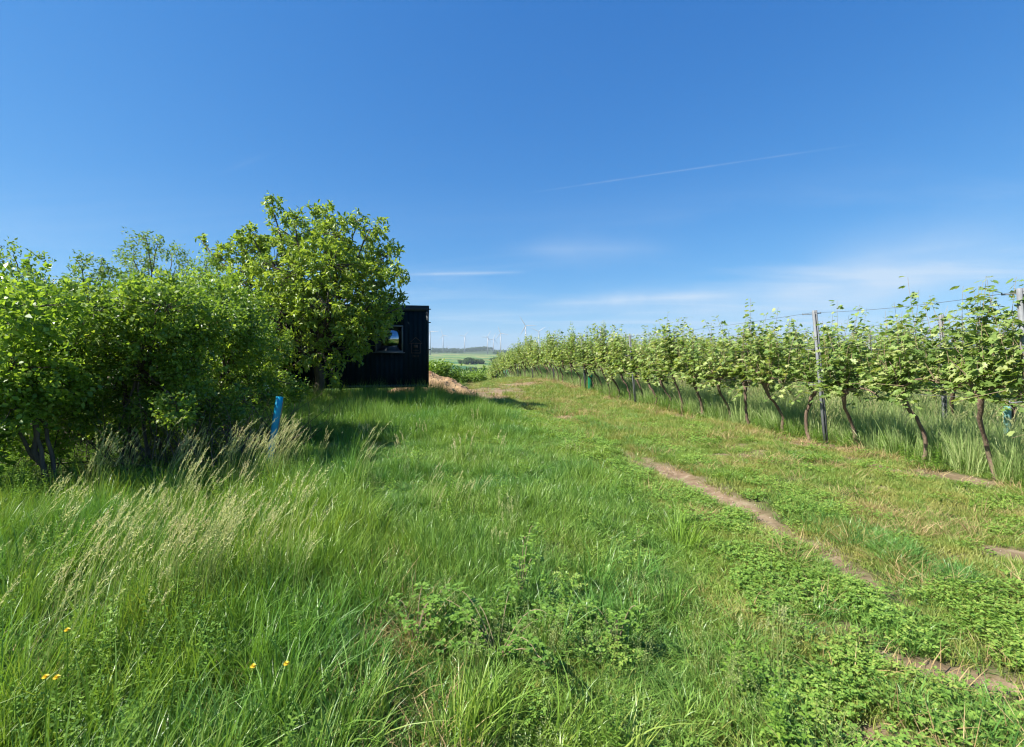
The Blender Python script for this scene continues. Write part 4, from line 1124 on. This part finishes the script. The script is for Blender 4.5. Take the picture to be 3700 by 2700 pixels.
# tree guards and the blue tube
def guard(name, label, x, y, h, r, mat, lean=(0, 0), sides=4, stake=True, rz=.3):
    root = empty(name, (x, y, g1(x, y))); root.rotation_euler = (lean[0], lean[1], rz); tag(root, label, "tree guard")
    g = Geo(); th = np.arange(sides) * 2 * pi / sides + pi / 4
    ring = np.stack([np.cos(th) * r, np.sin(th) * r], -1); t = .004
    inn = ring * (1 - t / r)
    n = 7; V = []
    for q in range(n):
        z = -.05 + (h + .05) * q / (n - 1); s_ = 1 + rs.uniform(-.05, .05)
        V += [[a * s_, b * s_, z] for a, b in ring]
    for q in range(n):
        z = -.05 + (h + .05) * q / (n - 1); V += [[a, b, z] for a, b in inn * (1 if q else 1)]
    Q = []
    for q in range(n - 1):
        for j in range(sides):
            k = (j + 1) % sides; Q.append([q * sides + j, q * sides + k, (q + 1) * sides + k, (q + 1) * sides + j])
            o_ = n * sides; Q.append([o_ + q * sides + k, o_ + q * sides + j, o_ + (q + 1) * sides + j, o_ + (q + 1) * sides + k])
    for j in range(sides):
        k = (j + 1) % sides; Q.append([(n - 1) * sides + j, (n - 1) * sides + k, n * sides + (n - 1) * sides + k, n * sides + (n - 1) * sides + j])
    g.add(V, [Q]); link("tube", g.mesh("tube"), mat, root)
    if stake:
        s_ = Geo(); s_.box((r * .95, 0, h * .45), (.022, .018, h * .98)); link("stake", s_.mesh("stake"), M_CANE, root)
    return root
def plastic(name, c, tr=.35):
    m, nt, N, L, out = nodes_of(name)
    p = N.new('ShaderNodeBsdfPrincipled'); p.inputs['Base Color'].default_value = (*c, 1); p.inputs['Roughness'].default_value = .35
    t = N.new('ShaderNodeBsdfTranslucent'); t.inputs[0].default_value = (*c, 1)
    nz = N.new('ShaderNodeTexNoise'); nz.inputs['Scale'].default_value = 18
    x = N.new('ShaderNodeMix'); x.data_type = 'RGBA'; x.blend_type = 'MULTIPLY'; x.inputs['Factor'].default_value = .5
    x.inputs['A'].default_value = (*c, 1); L.new(nz.outputs['Color'], x.inputs['B'])
    s = N.new('ShaderNodeMixShader'); s.inputs[0].default_value = tr; L.new(p.outputs[0], s.inputs[1]); L.new(t.outputs[0], s.inputs[2]); L.new(s.outputs[0], out.inputs[0])
    return m
M_BLUE = plastic("blue_plastic", (.015, .42, .64)); M_GREEN = plastic("green_plastic", (.015, .20, .09)); M_CYAN = plastic("pale_cyan_plastic", (.22, .45, .45))
BX, BY = (965 - PX0) * 6.6 / F, 6.6
guard("tree_guard", "bright blue plastic tree tube leaning in the tall grass", BX, BY, 1.08, .052, M_BLUE, (0, .155), 4, True, .75)
guard("tree_guard", "dark green mesh tree guard beside the slim post in the front row", 3.52, 21.1, .72, .11, M_GREEN, (0, 0), 8, False)
xx = D_of_px(3640, 1); guard("tree_guard", "pale cyan tree tube standing in the second vine row", float(row_x(xx, 1)), xx, .78, .05, M_CYAN, (.05, -.1), 4, False)

# ============================================================ single plants in the foreground
def bramble(name, label, px, py, spread, n_canes, Lf, up=.35, mat=M_BRAM, group=None):
    D = EYE * F / (py - HY); x, y = (px - PX0) * D / F, D
    root = empty(name, (x, y, g1(x, y))); tag(root, label, "plant", group)
    c = Geo(); g = Geo()
    for i in range(n_canes):
        a = rs.uniform(0, 2 * pi); L_ = spread * rs.uniform(.5, 1.1); t = np.linspace(0, 1, 9); h = up * rs.uniform(.6, 1.3)
        p = np.stack([L_ * cos(a) * t, L_ * sin(a) * t, h * np.sin(t * 2.0) / .91], -1)
        c.tube(p, np.linspace(.003, .0014, 9), 4, False)
        for q in range(1, 9):
            for e in range(3):
                az = a + rs.uniform(-1.6, 1.6); st = p[q] + np.array([cos(az), sin(az), .5]) * .03
                for w in (-.9, 0, .9):
                    ax = np.array([[cos(az + w), sin(az + w), .15]])
                    leaves(g, st[None], ax, norm(np.array([[0, 0, 1.0]]) + rand_dirs(1) * .3), rs.uniform(.7, 1.1, 1) * Lf, rs.uniform(.6, .75, 1) * Lf, 'oval')
    link("stems", c.mesh("stems"), M_CANE, root); f = link("leaves", g.mesh("leaves"), mat, root); f['kind'] = 'stuff'
bramble("bramble", "light green bramble sprawling in the near middle of the meadow", 1800, 2380, .40, 12, .027, .22)
bramble("bramble", "upright bramble shoot rising behind the sprawling bramble", 1880, 2170, .14, 5, .024, .34)
bramble("bramble", "yellowish bramble tip poking out of the grass on the right", 2230, 2330, .16, 5, .022, .22)
bramble("bramble", "small leafy plant beside the strip of dead grass", 1500, 2330, .16, 6, .024, .20)
def flower(px, py, label, h=.42):
    D = 2.55; D = (EYE - .52) * F / (py - HY); x, y = (px - PX0) * D / F, D
    z = EYE - (py - HY) * D / F; z0 = g1(x, y); z = max(z, z0 + .52) if px > 500 else max(z, z0 + .5)
    root = empty("yellow_flower", (x, y, z0)); tag(root, label, "flower", "yellow flowers in the tall grass")
    H = max(.15, z - z0)
    s = Geo(); s.tube(np.array([[-.03, 0, 0], [-.01, .01, H * .5], [0, 0, H]]), .0018, 4, False); link("stem", s.mesh("stem"), M_HERB, root)
    p = Geo(); n = 12; a = np.arange(n) * 2 * pi / n
    ax = np.stack([np.cos(a), np.sin(a), np.full(n, .5)], -1); ax[:, 1] -= .25
    leaves(p, np.repeat([[0, 0, H]], n, 0), ax, np.repeat([[0, -.5, .8]], n, 0), .012, .009, 'simple')
    leaves(p, np.repeat([[0, 0, H + .003]], n, 0), ax * [1, 1, 2.5], np.repeat([[0, -.5, .8]], n, 0), .010, .008, 'simple'); link("petals", p.mesh("petals"), M_PETY, root)
for (px, py, lab) in ((915, 2412, "yellow flower on a tall stem, left one of the close pair"), (1035, 2402, "yellow flower on a tall stem, right one of the close pair"),
                      (243, 2280, "yellow flower deep in the grass at the left, upper one"), (165, 2450, "yellow flower half hidden in the leaves near the left edge"), (205, 2452, "yellow flower low in the weeds, right of the half-hidden one")):
    flower(px, py, lab)

# ============================================================ valley bushes, far woods
def blob_tree(n, R, L0, L1, trunkh=.3, lob=7):
    g = Geo(); lb = [(np.array([0, 0, R * 1.1]), R * .8)] + [(np.array([rs.uniform(-.75, .75) * R, rs.uniform(-.75, .75) * R, R * rs.uniform(.6, 1.5)]), R * rs.uniform(.35, .6)) for _ in range(lob)]
    P, C = clumps(lb, n / sum(r * r for _, r in lb)); foliage(g, P, C, 6, L0, L1, .7, 'simple', (L0 + L1) * .8)
    w = Geo(); w.tube(np.array([[0, 0, -.3], [.05, 0, R * .6], [0, .05, R * 1.2]]), [R * .09, R * .07, R * .03], 7)
    for c, r in lb[1:]: w.tube(limb_curve([0, 0, R * .5], c, 6), np.linspace(R * .04, R * .012, 6), 5)
    return w.mesh("trunk"), g.mesh("crown")
BT = [blob_tree(620, 1.35, .10, .20) for _ in range(4)]
VB = [(1558, 1300, 27, 1.0, "narrow leafy bush just past the right corner of the cabin"), (1540, 1315, 31, 1.1, "bush behind the earth heap at the cabin corner"), (1600, 1338, 46, 1.1, "bushy tree on the slope above the earth heap"), (1640, 1345, 52, 1.2, "yellow-green bush on the slope, middle of the gap"),
      (1575, 1330, 60, 1.5, "rounded tree lower down the slope behind the heap"), (1700, 1352, 50, 1.0, "bush on the slope left of the vine rows' end"), (1735, 1345, 56, 1.2, "bush close to where the vine rows drop away"), (1670, 1338, 72, 1.7, "larger tree down the slope, between heap and vines"),
      (1715, 1332, 84, 2.0, "round tree far down the slope before the fields"), (1620, 1330, 90, 2.1, "round tree down the slope above the heap"), (1760, 1335, 78, 1.7, "tree half hidden by the last vines"), (1580, 1322, 110, 2.6, "tree at the bottom of the slope near the cabin side"),
      (1655, 1322, 120, 2.6, "tree at the bottom of the slope in the middle of the gap"), (1700, 1320, 135, 2.8, "tree at the bottom of the slope before the long hedge"), (1750, 1318, 130, 2.6, "tree at the bottom of the slope nearest the vines"),
      (1500, 1300, 40, 1.8, "bush hidden mostly behind the cabin"), (1810, 1330, 95, 1.9, "tree beyond the dropping vine rows")]
for i, (px, py, D, sc, lab) in enumerate(VB):
    x = (px - PX0) * D / F; zt_ = EYE - (py - 14 - HY) * D / F; z0 = g1(x, D); hh = max(1.0, zt_ - z0)
    sz = hh / 2.75
    root = empty("valley_tree", (x, D, z0), rs.uniform(0, 6)); s_ = min(max(sc * 1.0, sz * .6), sz * 1.5); root.scale = (s_, s_, sz)
    tag(root, lab, "tree", "trees on the slope beyond the crest")
    t, c = BT[i % 4]; link("trunk", t, M_BARK, root); cr = link("crown", c, M_VALLEY, root); cr['kind'] = 'stuff'

FT = []
for _ in range(4):
    g = Geo(); lb = [(np.array([0, 0, 4.5]), 3.6)] + [(np.array([rs.uniform(-3, 3), rs.uniform(-3, 3), rs.uniform(2.5, 6.5)]), rs.uniform(1.5, 2.6)) for _ in range(6)]
    P, C = clumps(lb, 3.2); foliage(g, P, C, 5, .7, 1.5, .8, 'simple', .9); g.tube(np.array([[0, 0, -1], [0, 0, 4]]), [.4, .25], 6)
    FT.append(g.mesh("far_tree"))
def wood(name, label, groups):
    X, Y, S = [], [], []
    for (px0, px1, D0, D1, n, sc) in groups:
        p = rs.uniform(px0, px1, n); D = D0 + (D1 - D0) * (p - px0) / (px1 - px0) + rs.uniform(-.02, .02, n) * D0
        X.append((p - PX0) * D / F); Y.append(D); S.append(sc * rs.uniform(.7, 1.3, n))
    x, y, s = map(np.concatenate, (X, Y, S)); n = len(x)
    scatter(name, label, "wood", FT, M_FARLEAF, np.stack([x, y, gz(x, y)], -1), np.stack([np.zeros(n), np.zeros(n), rs.uniform(0, 6, n)], -1), np.stack([s, s, s * rs.uniform(.8, 1.2, n)], -1), rs.randint(0, 4, n))
wood("distant_copse", "dark copse standing alone in the middle of the far fields", [(1676, 1746, 1150, 1180, 60, 1.15), (1658, 1667, 1160, 1160, 5, 1.2), (1680, 1702, 1165, 1165, 22, 1.6)])
wood("field_hedge", "long dark hedge of trees along the foot of the far fields", [(1636, 1810, 830, 790, 120, .7), (1700, 1790, 810, 800, 30, 1.0), (1570, 1600, 900, 900, 6, .7), (1780, 1950, 1250, 1180, 90, 1.3)])
wood("hilltop_wood", "wood covering the low hilltop under the wind turbines", [(1560, 1780, 4300, 4300, 240, 2.0), (1690, 1765, 4300, 4300, 120, 2.6), (1560, 1680, 3150, 3200, 60, 1.5), (1780, 1850, 2900, 2900, 50, 1.5), (1850, 2600, 4300, 4300, 300, 1.6), (1560, 1900, 3700, 3700, 160, 1.6), (1900, 2500, 2700, 2700, 160, 1.5),
     (1250, 1560, 3300, 3300, 60, 2), (2500, 3700, 4000, 4000, 300, 2)])

# ============================================================ wind turbines
def turbine(px, hub_y, base_y, Rpx, angles, label, yaw=0.0):
    RR = 45.0 if Rpx > 12 else 27.0      # the two tiny ones are smaller machines far back
    D = RR * F / Rpx
    if base_y is None: base_y = 1279
    x = (px - PX0) * D / F; zh = EYE - (hub_y - HY) * D / F; z0 = g1(x, D)
    H = zh - z0
    root = empty("wind_turbine", (x, D, z0)); tag(root, label, "wind turbine", "wind turbines on the horizon")
    g = Geo(); g.tube(np.array([[0, 0, -2], [0, 0, H * .5], [0, 0, H - 1.5]]), [3.3, 2.6, 1.9], 14); link("tower", g.mesh("tower", True), M_WHITE, root)
    g = Geo(); g.tube(np.array([[0, 6.5, H], [0, 5.5, H], [0, 0, H + .1], [0, -3.0, H], [0, -3.6, H]]), [.9, 1.9, 2.1, 1.9, 1.2], 10); link("nacelle", g.mesh("nacelle", True), M_WHITE, root)
    g = Geo(); g.tube(np.array([[0, -3.7, H], [0, -4.8, H], [0, -6.0, H]]), [1.7, 1.5, .4], 10); hb = link("hub", g.mesh("hub", True), M_WHITE, root)
    for a in angles:
        a = radians(a); R = RR
        t = np.array([.0, .04, .12, .2, .4, .7, .95, 1.0]); ch = np.array([.9, .95, 2.0, 2.25, 1.7, 1.1, .6, .15]) * 1.7
        th = np.array([.9, .9, .6, .45, .3, .2, .1, .05])
        V = []
        for q in range(len(t)):
            tw = .5 * (1 - t[q]); r = 1.2 + (R - 1.2) * t[q]
            for (u, v) in ((-ch[q] * .35, 0), (0, th[q]), (ch[q] * .65, 0), (0, -th[q])):
                uu, vv = u * cos(tw) - v * sin(tw), u * sin(tw) + v * cos(tw)
                V.append([r * cos(a) - uu * sin(a), -4.6 + vv, H + r * sin(a) + uu * cos(a)])
        Q = [[q * 4 + j, q * 4 + (j + 1) % 4, (q + 1) * 4 + (j + 1) % 4, (q + 1) * 4 + j] for q in range(len(t) - 1) for j in range(4)] + [[0, 3, 2, 1], [28, 29, 30, 31]]
        g = Geo(); g.add(V, [Q]); link("blade", g.mesh("blade"), M_WHITE, root)
    root.rotation_euler = (0, 0, yaw)
TB = [(1554, 1199, 1285, 35, (0, 120, 240), "wind turbine right beside the cabin's edge, partly cut off by it"), (1601, 1212, 1279, 25, (110, 230, 350), "wind turbine second from the cabin, one blade pointing down left"),
      (1679, 1215, 1279, 22, (170, 50, 290), "wind turbine standing alone left of the wooded hilltop"), (1762, 1218, 1265, 26, (180, 60, 300), "wind turbine at the right end of the wooded hilltop"),
      (1783, 1225, 1279, 24, (190, 70, 310), "short wind turbine close beside the hilltop one, low in the field"), (1809, 1205, 1266, 30, (110, 350, 230), "wind turbine with crossed-looking blades right of the close pair"),
      (1899, 1177, 1272, 41, (121, 1, 241), "tallest and nearest-looking wind turbine in the middle"), (1947, 1198, 1272, 31, (155, 32, 272), "wind turbine right of the tallest one, two blades up like a V"),
      (1997, 1214, 1275, 26, (180, 62, 305), "wind turbine standing behind the first vine tops"), (2083, 1217, 1275, 27, (150, 32, 270), "wind turbine left of the slim steel post, above the vines"),
      (2108, 1224, 1275, 22, (165, 45, 285), "small wind turbine just behind the slim steel post"), (2169, 1195, 1275, 32, (130, 10, 262), "rightmost wind turbine, clear above the vines"),
      (1879, 1263, None, 11, (175, 55, 295), "tiny far wind turbine left of the tallest one's foot"), (1617, 1254, None, 9, (10, 130, 250), "tiny faint wind turbine far behind near the cabin")]
for t in TB: turbine(*t, yaw=rs.uniform(-.35, .35))
g = Geo(); Dm = 4000.0; xm = (1836 - PX0) * Dm / F; zm = g1(xm, Dm); g.tube(np.array([[0, 0, -3], [0, 0, 34]]), [2.2, 1.6], 8); g.tube(np.array([[0, 0, 34], [0, 0, 42]]), [2.6, 2.2], 8)
tag(link("radio_mast", g.mesh("radio_mast"), M_WIRE, None, (xm, Dm, zm)), "thin dark mast on the horizon left of the tallest wind turbine", "mast")

# ============================================================ air
def haze():
    g = Geo(); g.box((0, 0, 95), (11200, 11200, 270))
    me = g.mesh("haze"); m, nt, N, L, out = nodes_of("haze_air")
    v = N.new('ShaderNodeVolumePrincipled'); v.inputs['Color'].default_value = (.74, .86, 1, 1); v.inputs['Density'].default_value = .00007; v.inputs['Anisotropy'].default_value = .1
    L.new(v.outputs[0], out.inputs['Volume'])
    tag(link("haze", me, m), "thin blue summer haze over the far land", "haze", kind='stuff')
haze()
